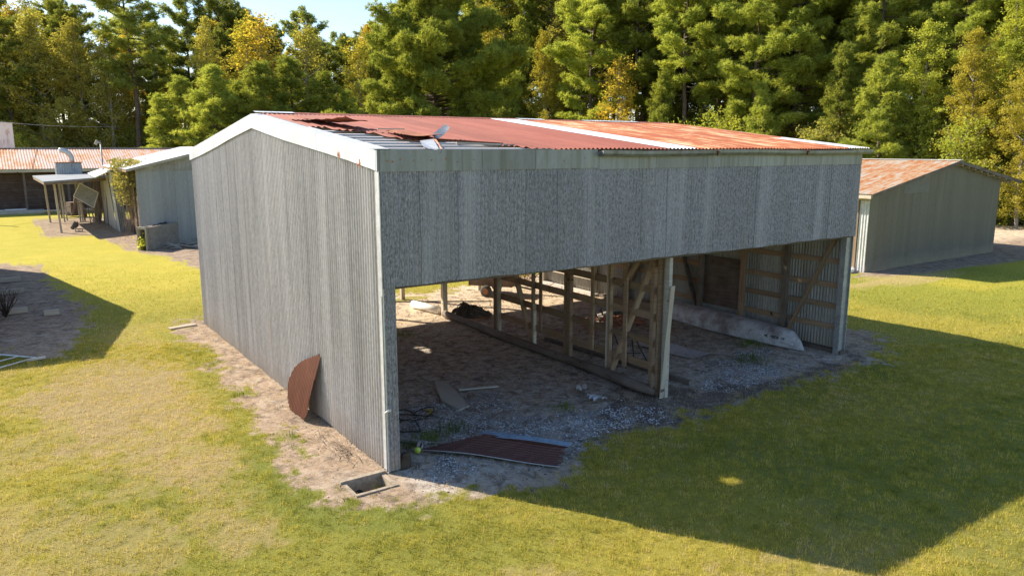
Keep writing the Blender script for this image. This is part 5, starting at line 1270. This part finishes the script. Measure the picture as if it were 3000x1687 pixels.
# dry straw and twigs on the bare ground
x, y = scatter(90000, r, -3, 15, -2.2, 18); dirt, grav, dark, dry, green, yel = masks(x, y)
k = in_view(x, y) & (dirt > .55) & (r.random(len(x)) < np.where(x < 0, .9, .7) * (1 - .5 * grav)); k &= ~((x > PIT[0] - .1) & (x < PIT[1] + .1) & (y > PIT[2] - .1) & (y < PIT[3] + .1)); x, y = x[k], y[k]
_m = link('straw_litter', blade_mesh('straw_litter', x, y, r.uniform(.03, .14, len(x)), .006, np.clip(r.normal(.8, .16, len(x)), 0, 1), None, r, 1.45), M['straw']); tag(_m, 'dry straw and stalks strewn on the bare dirt', 'straw', kind='stuff')
# twigs and splinters on the shed floor
b = MB(); rr = random.Random(4)
for k in range(520):
    x = rr.uniform(.4, 12); y = rr.uniform(-.6, 11.5) if rr.random() < .6 else rr.gauss(2.2, 1.4); a = rr.uniform(0, 6.28); L = rr.choice((.08, .12, .2, .35, .5)) * rr.uniform(.6, 1.3)
    if y < -1 or (5.8 < x < 6.6 and y < 9.3): continue
    z = float(gz(np.array([x]), np.array([y]))[0]) + .006; b.beam((x, y, z), (x + math.cos(a) * L, y + math.sin(a) * L, z + rr.uniform(0, .03)), rr.choice((.006, .01, .02, .03)), .006)
_m = b.build('twig_litter', M['twig']); tag(_m, 'twigs and wood splinters strewn over the shed floor', 'twigs', kind='stuff')
# dead leaves and bark bits
x, y = scatter(60000, r, -1.5, 15, -2.2, 13.5); dirt, grav, dark, dry, green, yel = masks(x, y)
cl = fbm(x * 2.4, y * 2.4, 123, 4); k = (dirt > .4) & in_view(x, y) & (r.random(len(x)) < (sstep(cl, .42, .66) * .5 + .03) * np.where(x < 0, .25, 1)) & ~((x > PIT[0] - .1) & (x < PIT[1] + .1) & (y > PIT[2] - .1) & (y < PIT[3] + .1)); x, y = x[k], y[k]
V, F = leaf_cloud(np.stack([x, y, on_ground(x, y) + .006], 1), 1, .024, r); V[:, 2] = V[:, 2] * .45 + .002
t = NT('dead_leaves'); g_ = t.n('NewGeometry'); M['leaflit'] = t.bsdf(t.ramp(g_.outputs['Random Per Island'], [(0, (.05, .035, .025)), (.5, (.16, .11, .07)), (.85, (.34, .25, .16)), (1, (.5, .44, .36))]), .9)
_m = link('leaf_litter', np_mesh('leaf_litter', V, F), M['leaflit']); tag(_m, 'dead leaves and bark bits on the bare ground', 'leaf litter', kind='stuff')
# pale gravel in the shed mouth
x, y = scatter(70000, r, 0, 12.2, -1.6, 3.4); dirt, grav, dark, dry, green, yel = masks(x, y)
k = (grav > .4) & (r.random(len(x)) < .16 + .55 * sstep(fbm(x * 3, y * 3, 91, 3), .45, .6)); x, y = x[k], y[k]; z = on_ground(x, y); n = len(x)
s_ = r.uniform(.008, .026, (n, 1, 1)); base = np.array([[1, 0, 0], [0, 1, 0], [-1, 0, 0], [0, -1, 0], [0, 0, .8]]); rot = r.uniform(0, 6.28, n)
O = base[None] * s_ * r.uniform(.6, 1.3, (n, 5, 1)); ox = O[..., 0] * np.cos(rot)[:, None] - O[..., 1] * np.sin(rot)[:, None]; oy = O[..., 0] * np.sin(rot)[:, None] + O[..., 1] * np.cos(rot)[:, None]
V = np.stack([x[:, None] + ox, y[:, None] + oy, z[:, None] + O[..., 2]], -1).reshape(-1, 3); q = np.arange(n)[:, None] * 5
F = np.concatenate([q + np.array([[0, 1, 4]]), q + np.array([[1, 2, 4]]), q + np.array([[2, 3, 4]]), q + np.array([[3, 0, 4]])])
t = NT('pale_gravel'); g_ = t.n('NewGeometry'); M['gravel'] = t.bsdf(t.ramp(g_.outputs['Random Per Island'], [(0, (.14, .13, .12)), (.5, (.36, .36, .36)), (1, (.66, .67, .68))]), .9)
_m = link('gravel', np_mesh('gravel', V, F), M['gravel']); tag(_m, 'pale grey gravel spread in the mouth of the shed', 'gravel', kind='stuff')
